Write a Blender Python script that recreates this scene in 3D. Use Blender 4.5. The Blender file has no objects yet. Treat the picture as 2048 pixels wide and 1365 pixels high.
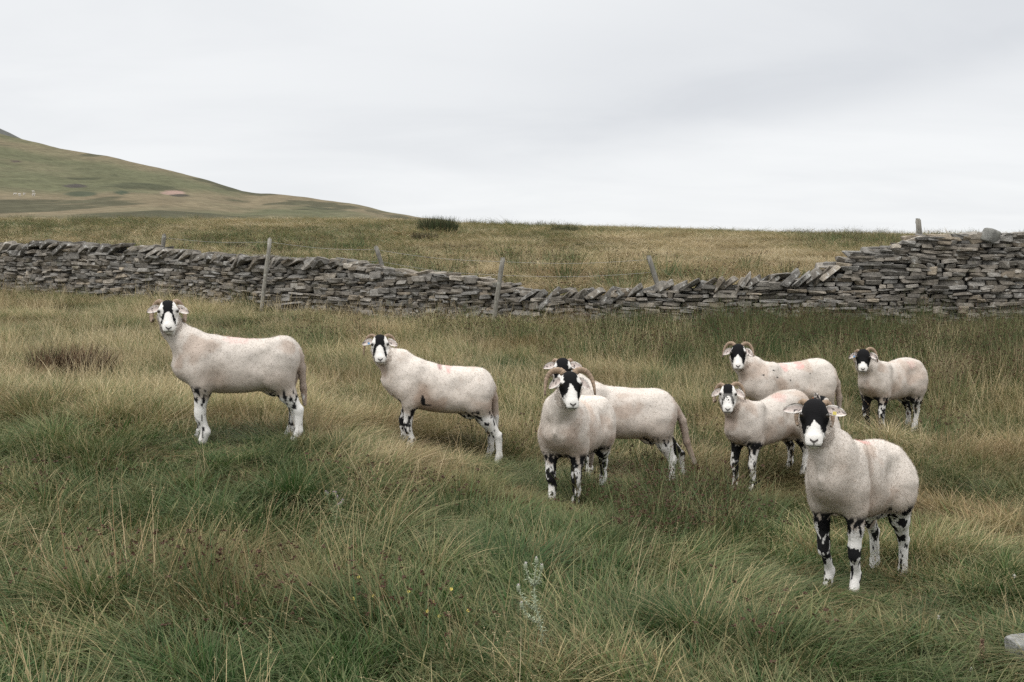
import bpy, bmesh, math, random
import numpy as np
from mathutils import Vector, Matrix, Euler

# ------------------------------------------------------------------ camera, world, sun, exposure
SC = bpy.context.scene
COL = SC.collection
F = 1991.0                      # focal length in pixels of the 2048 wide frame
CAMZ = 1.6
HORIZON = 540.0
PITCH = math.atan((682.5 - HORIZON) / F)
cam_d = bpy.data.cameras.new('camera')
cam = bpy.data.objects.new('camera', cam_d)
COL.objects.link(cam)
cam_d.sensor_width = 36.0
cam_d.lens = 36.0 * F / 2048.0
cam_d.clip_start = 0.05
cam_d.clip_end = 9000
cam.location = (0, 0, CAMZ)
cam.rotation_euler = (math.pi / 2 - PITCH, 0, 0)
SC.camera = cam
SC.view_settings.view_transform = 'Standard'
SC.view_settings.look = 'None'
SC.view_settings.exposure = 0.10
SC.view_settings.gamma = 1.0
SC.view_settings.use_curve_mapping = False
SC.cycles.max_bounces = 6
SC.cycles.diffuse_bounces = 3
SC.cycles.transmission_bounces = 3
SC.cycles.transparent_max_bounces = 4
SC.cycles.use_denoising = False

SUN_EL, SUN_AZ = math.radians(58), math.radians(215)   # azimuth clockwise from +Y (the view direction)
sun_d = bpy.data.lights.new('sun', 'SUN')
sun_d.energy = 1.5
sun_d.angle = math.radians(25)
sun_d.color = (1.0, 0.965, 0.92)
sun = bpy.data.objects.new('sun', sun_d)
COL.objects.link(sun)
sun.rotation_euler = Vector((math.sin(SUN_AZ) * math.cos(SUN_EL), math.cos(SUN_AZ) * math.cos(SUN_EL), math.sin(SUN_EL))).to_track_quat('Z', 'Y').to_euler()
sun.location = (0, 0, 30)


class NT:
    """small helper for node trees"""
    def __init__(self, tree):
        self.t = tree
        self.n = tree.nodes
        self.l = tree.links

    def add(self, typ, ins=None, **props):
        nd = self.n.new(typ)
        for k, v in props.items():
            setattr(nd, k, v)
        for k, v in (ins or {}).items():
            self.set(nd, k, v)
        return nd

    def set(self, nd, k, v):
        s = nd.inputs[k]
        if isinstance(v, bpy.types.NodeSocket):
            self.l.new(v, s)
        elif isinstance(v, bpy.types.Node):
            self.l.new(v.outputs[0], s)
        else:
            s.default_value = v

    def math(self, op, a, b=0.0, c=0.0, clamp=False):
        nd = self.n.new('ShaderNodeMath')
        nd.operation = op
        nd.use_clamp = clamp
        for i, v in enumerate((a, b, c)):
            self.set(nd, i, v)
        return nd.outputs[0]

    def mix(self, f, a, b, blend='MIX'):
        nd = self.n.new('ShaderNodeMix')
        nd.data_type = 'RGBA'
        nd.blend_type = blend
        self.set(nd, 0, f)
        for k, v in ((6, a), (7, b)):
            if isinstance(v, (tuple, list)):
                v = tuple(v) + (1.0,) if len(v) == 3 else v
            self.set(nd, k, v)
        return nd.outputs[2]

    def ramp(self, f, stops, interp='LINEAR'):
        nd = self.n.new('ShaderNodeValToRGB')
        cr = nd.color_ramp
        cr.interpolation = interp
        while len(cr.elements) < len(stops):
            cr.elements.new(0.5)
        for e, (p, c) in zip(cr.elements, stops):
            e.position = p
            e.color = (c, c, c, 1) if isinstance(c, (int, float)) else tuple(c) + (1.0,)
        self.set(nd, 0, f)
        return nd.outputs[0]

    def noise(self, vec, scale, detail=4, rough=0.55, dist=0.0):
        nd = self.n.new('ShaderNodeTexNoise')
        self.set(nd, 'Vector', vec)
        nd.inputs['Scale'].default_value = scale
        nd.inputs['Detail'].default_value = detail
        nd.inputs['Roughness'].default_value = rough
        nd.inputs['Distortion'].default_value = dist
        return nd.outputs[0]

    def mapping(self, vec, scale=(1, 1, 1), loc=(0, 0, 0), rot=(0, 0, 0)):
        nd = self.n.new('ShaderNodeMapping')
        self.set(nd, 0, vec)
        nd.inputs['Scale'].default_value = scale
        nd.inputs['Location'].default_value = loc
        nd.inputs['Rotation'].default_value = rot
        return nd.outputs[0]

    def attr(self, name, typ='GEOMETRY'):
        nd = self.n.new('ShaderNodeAttribute')
        nd.attribute_name = name
        nd.attribute_type = typ
        return nd


def make_world():
    w = bpy.data.worlds.new('World')
    SC.world = w
    w.use_nodes = True
    w.node_tree.nodes.clear()
    N = NT(w.node_tree)
    sky = N.add('ShaderNodeTexSky', sky_type='NISHITA', sun_disc=False)
    sky.sun_elevation = SUN_EL
    sky.sun_rotation = SUN_AZ
    gen = N.add('ShaderNodeTexCoord').outputs['Generated']
    sep = N.add('ShaderNodeSeparateXYZ', {0: gen})
    X, Y, Z = sep.outputs
    # cloud deck seen in perspective: divide by height so bands compress towards the horizon
    zz = N.math('ADD', N.math('MAXIMUM', Z, 0.0), 0.16)
    cu = N.math('DIVIDE', X, zz)
    cv = N.math('DIVIDE', Y, zz)
    comb = N.add('ShaderNodeCombineXYZ', {0: cu, 1: cv, 2: 0.0}).outputs[0]
    m1 = N.mapping(comb, (0.42, 0.30, 1), (3.1, 1.7, 0), (0, 0, 0.5))
    n1 = N.noise(m1, 1.0, 5, 0.5, 0.35)
    m2 = N.mapping(comb, (0.55, 1.15, 1), (7.3, 2.2, 0), (0, 0, 0.75))
    n2 = N.noise(m2, 1.3, 6, 0.55, 0.5)
    # one broad darker bank: an inclined strip rising to the right
    el = N.math('SUBTRACT', Z, N.math('ADD', N.math('MULTIPLY', X, 0.17), 0.150))
    el = N.math('ADD', el, N.math('MULTIPLY', N.math('SUBTRACT', n1, 0.5), 0.10))
    up = N.ramp(N.math('ADD', N.math('MULTIPLY', el, 3.0), 0.5), [(0.28, 0.0), (0.46, 1.0), (0.60, 0.75), (0.90, 0.12)], 'EASE')
    side = N.ramp(N.math('ADD', N.math('MULTIPLY', X, 0.8), 0.5), [(0.18, 0.12), (0.42, 0.6), (0.62, 1.0)], 'EASE')
    bank = N.math('MULTIPLY', up, side)
    n3 = N.ramp(n1, [(0.35, 0.0), (0.70, 1.0)], 'EASE')
    n4 = N.ramp(n2, [(0.35, 0.0), (0.72, 1.0)], 'EASE')
    dark = N.math('ADD', N.math('MULTIPLY', bank, 0.60), N.math('ADD', N.math('MULTIPLY', n3, 0.26), N.math('MULTIPLY', n4, 0.30)), clamp=True)
    cloud = N.mix(dark, (0.885, 0.897, 0.905), (0.675, 0.695, 0.725))
    # overcast skies are brighter towards the zenith
    zen = N.ramp(Z, [(0.30, 0.0), (0.85, 1.0)], 'EASE')
    cloud = N.mix(zen, cloud, (2.30, 2.28, 2.25))
    # a trace of the clear sky behind the deck
    skyc = N.mix(1.0, sky.outputs[0], (0.1, 0.1, 0.1), 'MULTIPLY')
    tot = N.mix(0.04, cloud, skyc)
    bg = N.add('ShaderNodeBackground', {'Color': tot, 'Strength': 1.0})
    out = N.add('ShaderNodeOutputWorld', {'Surface': bg.outputs[0]})


make_world()

# ------------------------------------------------------------------ general helpers
RNG = np.random.default_rng(7)
random.seed(7)


def hash3(i, j, k, seed):
    h = (i.astype(np.int64) * 374761393 + j.astype(np.int64) * 668265263 + k.astype(np.int64) * 2147483647 + seed * 974711) & 0xFFFFFFFF
    h = ((h ^ (h >> 13)) * 1274126177) & 0xFFFFFFFF
    h = ((h ^ (h >> 16)) * 2246822519) & 0xFFFFFFFF
    return ((h ^ (h >> 15)) & 0xFFFFFF) / float(0xFFFFFF)


def vnoise(p, seed=0):
    p = np.asarray(p, float)
    i = np.floor(p).astype(np.int64)
    f = p - i
    f = f * f * (3 - 2 * f)
    r = 0
    for dx in (0, 1):
        for dy in (0, 1):
            for dz in (0, 1):
                w = (f[..., 0] if dx else 1 - f[..., 0]) * (f[..., 1] if dy else 1 - f[..., 1]) * (f[..., 2] if dz else 1 - f[..., 2])
                r = r + w * hash3(i[..., 0] + dx, i[..., 1] + dy, i[..., 2] + dz, seed)
    return r


def fbm(p, seed=0, octs=3):
    p = np.asarray(p, float)
    a, s, t = 1.0, 0.0, 0.0
    for o in range(octs):
        s = s + a * vnoise(p * (2 ** o) + o * 17.3, seed + o)
        t += a
        a *= 0.5
    return s / t


def fbm2(x, y, seed=0, octs=3):
    return fbm(np.stack([x, y, np.zeros_like(x)], -1), seed, octs)


def smooth01(x):
    x = np.clip(x, 0, 1)
    return x * x * (3 - 2 * x)


def spl(xs, ys, x):
    """cubic Hermite through points"""
    xs = np.asarray(xs, float); ys = np.asarray(ys, float)
    if xs[0] > xs[-1]:
        xs, ys = xs[::-1], ys[::-1]
    m = np.gradient(ys, xs)
    x = np.clip(x, xs[0], xs[-1])
    k = np.clip(np.searchsorted(xs, x) - 1, 0, len(xs) - 2)
    h = xs[k + 1] - xs[k]
    t = (x - xs[k]) / h
    return (2 * t**3 - 3 * t**2 + 1) * ys[k] + (t**3 - 2 * t**2 + t) * h * m[k] + (-2 * t**3 + 3 * t**2) * ys[k + 1] + (t**3 - t**2) * h * m[k + 1]


def px(u, v, y):
    """world point seen at pixel (u, v) of the 2048 frame at distance y"""
    xc, yc = (u - 1024) / F, (682.5 - v) / F
    d = np.array([xc, math.cos(PITCH) + yc * math.sin(PITCH), -math.sin(PITCH) + yc * math.cos(PITCH)])
    return np.array([0, 0, CAMZ]) + d * (y / d[1])


def tag(o, label=None, cat=None, group=None, kind=None):
    if label: o['label'] = label
    if cat: o['category'] = cat
    if group: o['group'] = group
    if kind: o['kind'] = kind
    return o


def mesh_obj(name, verts, faces, mat=None, parent=None, smooth=True, attrs=None, link=True):
    me = bpy.data.meshes.new(name)
    verts = np.asarray(verts, np.float32)
    if isinstance(faces, np.ndarray):
        n, k = faces.shape
        me.vertices.add(len(verts))
        me.vertices.foreach_set('co', verts.ravel())
        me.loops.add(n * k)
        me.loops.foreach_set('vertex_index', faces.astype(np.int32).ravel())
        me.polygons.add(n)
        me.polygons.foreach_set('loop_start', np.arange(0, n * k, k, dtype=np.int32))
        me.update(calc_edges=True)
    else:
        me.from_pydata(verts.tolist(), [], faces)
    me.polygons.foreach_set('use_smooth', np.full(len(me.polygons), smooth))
    for an, arr in (attrs or {}).items():
        arr = np.asarray(arr, np.float32)
        if arr.ndim == 1:
            at = me.attributes.new(an, 'FLOAT', 'POINT')
            at.data.foreach_set('value', arr)
        else:
            at = me.attributes.new(an, 'FLOAT_COLOR', 'POINT')
            c = np.ones((len(arr), 4), np.float32)
            c[:, :3] = arr
            at.data.foreach_set('color', c.ravel())
    me.update()
    if mat: me.materials.append(mat)
    o = bpy.data.objects.new(name, me)
    if link: COL.objects.link(o)
    if parent: o.parent = parent
    return o


def empty(name, loc, rz=0.0):
    o = bpy.data.objects.new(name, None)
    COL.objects.link(o)
    o.location = loc
    o.rotation_euler = (0, 0, rz)
    o.empty_display_size = 0.2
    return o


class MB:
    """collects quads / triangles with a per vertex colour"""
    def __init__(self):
        self.v, self.f, self.c = [], [], []

    def add(self, verts, faces, col=(1, 1, 1)):
        b = len(self.v)
        self.v += [tuple(p) for p in verts]
        self.f += [tuple(i + b for i in q) for q in faces]
        if len(col) == len(verts) and not isinstance(col[0], (int, float)):
            self.c += [tuple(x) for x in col]
        else:
            self.c += [tuple(col)] * len(verts)

    def tube(self, pts, radii, seg=8, col=(1, 1, 1), cap=True, flat=1.0):
        pts = [Vector(p) for p in pts]
        n = len(pts)
        vs, fs = [], []
        ref = None
        for i, p in enumerate(pts):
            t = (pts[min(i + 1, n - 1)] - pts[max(i - 1, 0)]).normalized()
            if ref is None:
                ref = Vector((0, 0, 1)) if abs(t.z) < 0.9 else Vector((1, 0, 0))
            a = (ref - t * ref.dot(t)).normalized()
            b = t.cross(a)
            ref = a
            for k in range(seg):
                an = 2 * math.pi * k / seg
                vs.append(p + (a * math.cos(an) + b * math.sin(an) * flat) * radii[i])
        for i in range(n - 1):
            for k in range(seg):
                fs.append((i * seg + k, i * seg + (k + 1) % seg, (i + 1) * seg + (k + 1) % seg, (i + 1) * seg + k))
        if cap:
            fs.append(tuple(range(seg))[::-1])
            fs.append(tuple((n - 1) * seg + k for k in range(seg)))
        self.add(vs, fs, col)

    def build(self, name, mat, parent=None, smooth=True):
        return mesh_obj(name, self.v, self.f, mat, parent, smooth, {'col': self.c})


def material(name):
    m = bpy.data.materials.new(name)
    m.use_nodes = True
    m.node_tree.nodes.clear()
    N = NT(m.node_tree)
    out = N.add('ShaderNodeOutputMaterial')
    return m, N, out


def vc_material(name, rough=0.85, nscale=0, namp=0.3, bump=0.0, bscale=100, spec=0.2, sheen=0.0):
    """own colour stored per vertex, with fine variation and relief"""
    m, N, out = material(name)
    c = N.attr('col').outputs['Color']
    obj = N.add('ShaderNodeTexCoord').outputs['Object']
    if nscale:
        n = N.noise(obj, nscale, 5, 0.65)
        k = N.ramp(n, [(0.3, 1 - namp), (0.7, 1 + namp * 0.6)])
        c = N.mix(1.0, c, k, 'MULTIPLY')
    b = N.add('ShaderNodeBsdfPrincipled', {'Base Color': c, 'Roughness': rough, 'Specular IOR Level': spec})
    if sheen:
        b.inputs['Sheen Weight'].default_value = sheen
        b.inputs['Sheen Roughness'].default_value = 0.6
    if bump:
        h = N.noise(obj, bscale, 4, 0.7)
        bp = N.add('ShaderNodeBump', {'Height': h, 'Strength': bump, 'Distance': 0.01})
        N.set(b, 'Normal', bp.outputs[0])
    N.set(out, 'Surface', b.outputs[0])
    return m


# ------------------------------------------------------------------ terrain
CP = []


def cp(u, v, y):
    CP.append(px(u, v, y))


for p in [(-1.9, 3.2, .20), (0, 3.4, .02), (1.9, 3.4, -.05), (-1.8, 1.5, .18), (0, 1.5, .02), (1.8, 1.5, -.03), (0, -2, 0), (-4, -2, .3), (4, -2, -.1),
          (-4.5, 3, .45), (5, 3, -.1)]:
    CP.append(np.array(p, float))
for a in [(0, 1050, 5.4), (407, 884, 7.1), (598, 884, 7.15), (812, 908, 8.0), (985, 928, 8.1), (1147, 1015, 6.75), (1225, 985, 7.35), (1340, 978, 8.05),
          (1140, 960, 8.0), (1511, 990, 7.65), (1600, 950, 8.2), (1520, 895, 8.95), (1660, 884, 9.1), (1745, 879, 9.9), (1835, 862, 10.5),
          (1694, 1184, 4.95), (1795, 1180, 5.5), (0, 800, 8.2), (-600, 800, 9), (2600, 900, 10), (2048, 1150, 5.3),
          (0, 590, 22), (350, 607, 20.5), (700, 627, 19), (1000, 644, 18), (1300, 652, 17.4), (1700, 660, 16.6), (2048, 658, 16), (-800, 560, 26), (2900, 650, 15.5),
          (-300, 478, 45), (0, 478, 45), (500, 492, 40), (1000, 505, 36), (1300, 512, 35), (1700, 505, 35), (2048, 500, 35), (2900, 500, 35), (-1200, 478, 45),
          (1300, 562, 23), (900, 552, 24), (500, 540, 25), (1700, 556, 22),
          (-1500, 446, 75), (-300, 446, 75), (0, 446, 75), (300, 446, 75), (550, 446, 75), (700, 443, 75), (850, 449, 75), (1000, 457, 75), (1150, 459, 75), (1300, 463, 75), (1450, 468, 75), (1560, 473, 75),
          (1700, 478, 75), (1900, 479, 75), (2048, 479, 75), (2900, 479, 75)]:
    cp(*a)
CP = np.array(CP)


def pq(x, y):
    yy = np.maximum(y, -2.0) + 4.0
    return np.stack([9.0 * x / yy, 9.0 * np.log(yy)], -1)


_Q = pq(CP[:, 0], CP[:, 1])
_n = len(CP)
_A = np.zeros((_n + 3, _n + 3))
_R = np.linalg.norm(_Q[:, None] - _Q[None], axis=-1)
_A[:_n, :_n] = _R + np.eye(_n) * 0.0
_A[:_n, _n] = 1; _A[:_n, _n + 1:] = _Q
_A[_n, :_n] = 1; _A[_n + 1:, :_n] = _Q.T
_W = np.linalg.solve(_A, np.concatenate([CP[:, 2], np.zeros(3)]))


def gz(x, y, bumps=True):
    """height of the ground"""
    x = np.asarray(x, float); y = np.asarray(y, float)
    shp = np.broadcast(x, y).shape
    x = np.broadcast_to(x, shp).ravel(); y = np.broadcast_to(y, shp).ravel()
    yc = np.minimum(y, 75.0)
    q = pq(x * np.where(y > 75, 79.0 / (y + 4), 1.0), yc)
    z = np.empty(len(x))
    for s in range(0, len(x), 20000):
        qq = q[s:s + 20000]
        r = np.linalg.norm(qq[:, None] - _Q[None], axis=-1)
        z[s:s + 20000] = r @ _W[:_n] + _W[_n] + qq @ _W[_n + 1:]
    z = z - np.where(y > 75, np.minimum((y - 75) * 0.035 + ((y - 75).clip(0) / 60) ** 2 * 0.6, 25), 0)
    if bumps:
        fade = np.clip((85 - y) / 20, 0, 1)
        z = z + ((fbm2(x * 1.7, y * 1.7, 11, 2) - 0.5) * 0.09 + (fbm2(x * 0.45, y * 0.45, 12, 2) - 0.5) * 0.14 * np.clip(y / 14, 0.25, 1.5)) * fade
    return z.reshape(shp)


def gz1(x, y):
    return float(gz(np.array([x]), np.array([y]))[0])


def grid_faces(nr, nc):
    i, j = np.meshgrid(np.arange(nr - 1), np.arange(nc - 1), indexing='ij')
    a = (i * nc + j).ravel()
    return np.stack([a, a + 1, a + nc + 1, a + nc], -1)


def make_ground():
    yy = np.concatenate([[-3.2], np.exp(np.linspace(math.log(1.2), math.log(104), 300)) - 4.0 + 0.0, np.array([110, 125, 150, 200, 300, 500, 900, 1600, 3000, 6000])])
    yy = np.unique(np.maximum(yy, -3.2))
    aa = np.linspace(-1.35, 1.35, 301)
    Y, A = np.meshgrid(yy, aa, indexing='ij')
    X = A * (Y + 4.0) * np.where(Y < 3, 1 + (3 - Y) * 0.25, 1)
    Z = gz(X, Y)
    m, N, out = material('ground_thatch')
    obj = N.add('ShaderNodeTexCoord').outputs['Object']
    n = N.noise(obj, 3.0, 8, 0.7)
    n2 = N.noise(obj, 60.0, 4, 0.7)
    c = N.ramp(n, [(0.3, (0.055, 0.06, 0.025)), (0.5, (0.10, 0.085, 0.045)), (0.7, (0.15, 0.12, 0.065))])
    c = N.mix(0.6, c, N.ramp(n2, [(0.3, 0.4), (0.7, 1.3)]), 'MULTIPLY')
    # far turf gets the straw colour of the field
    b = N.add('ShaderNodeBsdfPrincipled', {'Base Color': c, 'Roughness': 0.95, 'Specular IOR Level': 0.1})
    bp = N.add('ShaderNodeBump', {'Height': n2, 'Strength': 0.7, 'Distance': 0.03})
    N.set(b, 'Normal', bp.outputs[0])
    N.set(out, 'Surface', b.outputs[0])
    o = mesh_obj('ground', np.stack([X, Y, Z], -1).reshape(-1, 3), grid_faces(len(yy), len(aa)), m)
    tag(o, 'rough moorland pasture rising gently towards the stone wall', 'ground', kind='structure')


make_ground()

# the big fell on the left
HU = [-1600, -900, -500, -200, 0, 40, 130, 230, 350, 430, 490, 600, 700, 780, 850, 920, 1000, 1150, 1300, 1450, 1540, 1600, 1700, 1790, 1900, 2200, 3200]
HV = [120, 150, 185, 225, 268, 279, 300, 317, 343, 366, 384, 394, 407, 424, 437, 446, 456, 464, 468, 468, 469, 472, 475, 480, 486, 490, 495]


def hill_e(a):
    return (HORIZON - np.interp(a * F + 1024, HU, HV)) / F


HILL = {}


def hill_spot(u, v):
    k = int(np.argmin(np.abs(HILL['A'] - (u - 1024) / F)))
    col = HILL['V'][:190, k]
    i = int(np.argmin(np.abs(col - v)))
    return np.array([HILL['A'][k] * HILL['y'][i], HILL['y'][i], HILL['Z'][i, k]])


def make_hill():
    ya, yb, yc = 105.0, 480.0, 900.0
    yy = np.concatenate([np.linspace(ya, yb, 190), np.linspace(yb, yc, 40)[1:]])
    aa = np.linspace(-1.3, 1.1, 520)
    Y, A = np.meshgrid(yy, aa, indexing='ij')
    X = A * Y
    t = np.clip((Y - ya) / (yb - ya), 0, 1)
    elow = (HORIZON - 468) / F
    ec = hill_e(A)
    ec = ec + (fbm2(A * 40, Y * 0 + 3, 31, 3) - 0.5) * 0.003
    E = elow - 0.006 + (ec - elow + 0.006) * t ** 0.85
    rough = (fbm2(X / 26, Y / 60, 21, 4) - 0.5) * 0.010 + (fbm2(X / 9 + Y / 30, Y / 30, 22, 3) - 0.5) * 0.003
    E = E + rough * np.sin(np.pi * np.clip(t, 0, 1)) * np.clip((ec - elow) * 14, 0.1, 1)
    Z = CAMZ + E * Y
    back = np.clip((Y - yb) / (yc - yb), 0, 1)
    Z = Z - back * 45 * (0.3 + back)
    # own colours: turf, bent grass, heather patches, a scree scar
    U = A * F + 1024
    V = HORIZON - E * F
    n1 = fbm2(X / 34, Y / 130, 41, 5)
    n2 = fbm2(X / 9, Y / 70, 42, 4)
    n3 = fbm2(X / 60 + 5, Y / 60, 43, 4)
    green = np.array([0.088, 0.090, 0.052]); tan = np.array([0.142, 0.118, 0.076]); dark = np.array([0.042, 0.046, 0.028])
    k = smooth01((n1 * 0.6 + n3 * 0.4 - 0.38) / 0.24)[..., None]
    C = green * (1 - k) + tan * k
    k2 = smooth01((n2 * 0.55 + n3 * 0.45 - 0.555) / 0.06)[..., None] * 0.75
    C = C * (1 - k2) + dark * k2
    C = C * (0.78 + 0.44 * fbm(np.stack([X / 2.6, Y / 16, Y * 0], -1), 45, 2))[..., None]
    # scar of bare reddish stones and a dark peat hag below the crest
    for (u0, v0, ru, rv, col) in [(352, 387, 22, 4.5, (0.24, 0.17, 0.14)), (158, 374, 24, 4.0, (0.05, 0.045, 0.04)), (250, 388, 12, 5, (0.045, 0.055, 0.035)),
                                  (170, 390, 30, 5, (0.055, 0.062, 0.04)), (365, 393, 16, 2.5, (0.05, 0.045, 0.035)), (42, 326, 12, 2.5, (0.06, 0.05, 0.04))]:
        d = ((U - u0) / ru) ** 2 + ((V - v0) / rv) ** 2 + (n2 - 0.5) * 1.8
        s = smooth01((1.15 - d) / 0.5)[..., None]
        C = C * (1 - s) + np.array(col) * s
    HILL.update(A=aa, y=yy, V=V, Z=Z)
    m = vc_material('hill_turf', 0.95, 0.35, 0.35, 0.5, 0.6, 0.05)
    o = mesh_obj('hill', np.stack([X, Y, Z], -1).reshape(-1, 3), grid_faces(len(yy), len(aa)), m, attrs={'col': C.reshape(-1, 3)})
    tag(o, 'long grassy fell sloping down from the left behind the pasture', 'hill', kind='structure')
    # the rocky top that shows further back at the left edge
    a2 = np.linspace(-1.2, -0.42, 120)
    y2 = np.linspace(820, 1300, 30)
    Y, A = np.meshgrid(y2, a2, indexing='ij')
    E = (HORIZON - np.interp(A * F + 1024, [-1400, -700, -300, -100, 0, 25, 60, 140, 200], [90, 130, 190, 232, 256, 266, 284, 325, 360])) / F
    t = (Y - 820) / 480
    Z = CAMZ + (E - 0.05 * (1 - t) ** 2 + (fbm2(A * 90, t * 6, 51, 3) - 0.5) * 0.002) * Y
    C = np.array([0.085, 0.088, 0.082]) * (0.7 + 0.6 * fbm2(A * 130, t * 14, 52, 3))[..., None]
    o = mesh_obj('hill', np.stack([A * Y, Y, Z], -1).reshape(-1, 3), grid_faces(len(y2), len(a2)), m, attrs={'col': C.reshape(-1, 3)})
    tag(o, 'grey stony summit showing behind the fell at the left edge', 'hill', kind='structure')


make_hill()

# ------------------------------------------------------------------ dry stone wall
WU = [-500, 0, 350, 700, 1000, 1300, 1700, 2048, 2700]
WY = [24.5, 22, 20.5, 19, 18, 17.4, 16.6, 16, 15.2]
TOPU = [-500, 0, 100, 200, 300, 400, 450, 540, 600, 640, 700, 760, 820, 900, 960, 1020, 1060, 1120, 1180, 1250, 1320, 1400, 1480, 1540, 1600, 1660, 1690, 1710, 1740, 1790, 1822, 1900, 1960, 2048, 2700]
TOPV = [480, 487, 484, 487, 492, 503, 510, 514, 517, 515, 522, 533, 543, 549, 556, 572, 578, 577, 577, 573, 564, 557, 550, 545, 540, 530, 518, 506, 499, 488, 474, 471, 466, 466, 460]


def wall_pt(u):
    y = float(spl(WU, WY, u))
    return np.array([(u - 1024) / F * y * 1.0, y])


def make_wall_path():
    us = np.linspace(-320, 2460, 1400)
    P = np.array([wall_pt(u) for u in us])
    s = np.concatenate([[0], np.cumsum(np.linalg.norm(np.diff(P, axis=0), axis=1))])
    return us, P, s


W_US, W_P, W_S = make_wall_path()
_wd = np.gradient(W_P, W_S, axis=0)
_wd /= np.linalg.norm(_wd, axis=1)[:, None]
W_G = gz(W_P[:, 0], W_P[:, 1], False)
_topv = np.interp(W_US, TOPU, TOPV)
W_TOP = np.array([px(u, v, y)[2] for u, v, y in zip(W_US, _topv, W_P[:, 1])])
W_G = np.convolve(np.pad(W_G, 60, mode='edge'), np.ones(121) / 121, 'valid') - 0.05


def w_at(s):
    return (np.array([np.interp(s, W_S, W_P[:, 0]), np.interp(s, W_S, W_P[:, 1])]),
            np.array([np.interp(s, W_S, _wd[:, 0]), np.interp(s, W_S, _wd[:, 1])]),
            float(np.interp(s, W_S, W_G)), float(np.interp(s, W_S, W_TOP)), float(np.interp(s, W_S, W_US)))


# a rounded irregular block: 4x4x4 shell
_sh = []
_N = 4
for i in range(_N):
    for j in range(_N):
        for k in range(_N):
            if i in (0, _N - 1) or j in (0, _N - 1) or k in (0, _N - 1):
                _sh.append((i, j, k))
_ix = {p: n for n, p in enumerate(_sh)}
_shf = []
for ax in range(3):
    for side in (0, _N - 1):
        for a in range(_N - 1):
            for b in range(_N - 1):
                q = []
                for da, db in ((0, 0), (1, 0), (1, 1), (0, 1)):
                    t = [0, 0, 0]
                    t[ax] = side
                    t[(ax + 1) % 3] = a + da
                    t[(ax + 2) % 3] = b + db
                    q.append(_ix[tuple(t)])
                _shf.append(q if side else q[::-1])
_lv = np.array([-1.0, -0.72, 0.72, 1.0])
STONE_V = np.array([[_lv[a], _lv[b], _lv[c]] for a, b, c in _sh])
_edge = (np.abs(STONE_V) > 0.99).sum(1)
STONE_V = STONE_V * np.where(_edge >= 3, 0.86, np.where(_edge == 2, 0.93, 1.0))[:, None]
STONE_F = np.array(_shf)


def stone(half, seed, jit=0.16):
    r = np.random.default_rng(seed)
    v = STONE_V.copy()
    # skewed corners, then fine roughness
    sk = r.normal(0, jit, (2, 2, 2, 3))
    w = (v + 1) / 2
    d = 0
    for a in (0, 1):
        for b in (0, 1):
            for c in (0, 1):
                d = d + ((w[:, 0] if a else 1 - w[:, 0]) * (w[:, 1] if b else 1 - w[:, 1]) * (w[:, 2] if c else 1 - w[:, 2]))[:, None] * sk[a, b, c]
    v = v + d + r.normal(0, 0.035, v.shape)
    return v * np.asarray(half)


def stone_material():
    m, N, out = material('gritstone')
    c = N.attr('col').outputs['Color']
    obj = N.add('ShaderNodeTexCoord').outputs['Object']
    n = N.noise(obj, 9.0, 8, 0.7)
    c = N.mix(0.9, c, N.ramp(n, [(0.28, 0.45), (0.5, 0.95), (0.72, 1.5)]), 'MULTIPLY')
    n2 = N.noise(obj, 60.0, 4, 0.7)
    c = N.mix(0.55, c, N.ramp(n2, [(0.3, 0.55), (0.7, 1.45)]), 'MULTIPLY')
    li = N.noise(obj, 13.0, 5, 0.62, 0.4)
    li2 = N.noise(obj, 2.1, 2, 0.5)
    lm = N.math('MULTIPLY', N.ramp(li, [(0.60, 0.0), (0.655, 1.0)]), N.ramp(li2, [(0.38, 0.25), (0.6, 1.0)]))
    c = N.mix(N.math('MULTIPLY', lm, 0.75), c, (0.42, 0.42, 0.40))
    ms = N.noise(obj, 5.0, 5, 0.6)
    c = N.mix(N.math('MULTIPLY', N.ramp(ms, [(0.58, 0.0), (0.70, 1.0)]), 0.35), c, (0.085, 0.085, 0.035))
    b = N.add('ShaderNodeBsdfPrincipled', {'Base Color': c, 'Roughness': 0.92, 'Specular IOR Level': 0.25})
    bh = N.math('ADD', N.noise(obj, 24.0, 8, 0.72), N.math('MULTIPLY', n2, 0.4))
    bp = N.add('ShaderNodeBump', {'Height': bh, 'Strength': 0.8, 'Distance': 0.03})
    N.set(b, 'Normal', bp.outputs[0])
    N.set(out, 'Surface', b.outputs[0])
    return m


STONE_MAT = stone_material()


def stone_col(r):
    g = r.choice([0.125, 0.145, 0.170, 0.195, 0.235], p=[.2, .26, .26, .18, .10]) * r.uniform(.85, 1.15)
    w = r.uniform(0.05, 0.19)
    if r.random() < 0.07:
        w = 0.25
    return np.array([g * (1 + w), g * (1 + w * 0.25), g * (0.97 - w * 0.6)])


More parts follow.
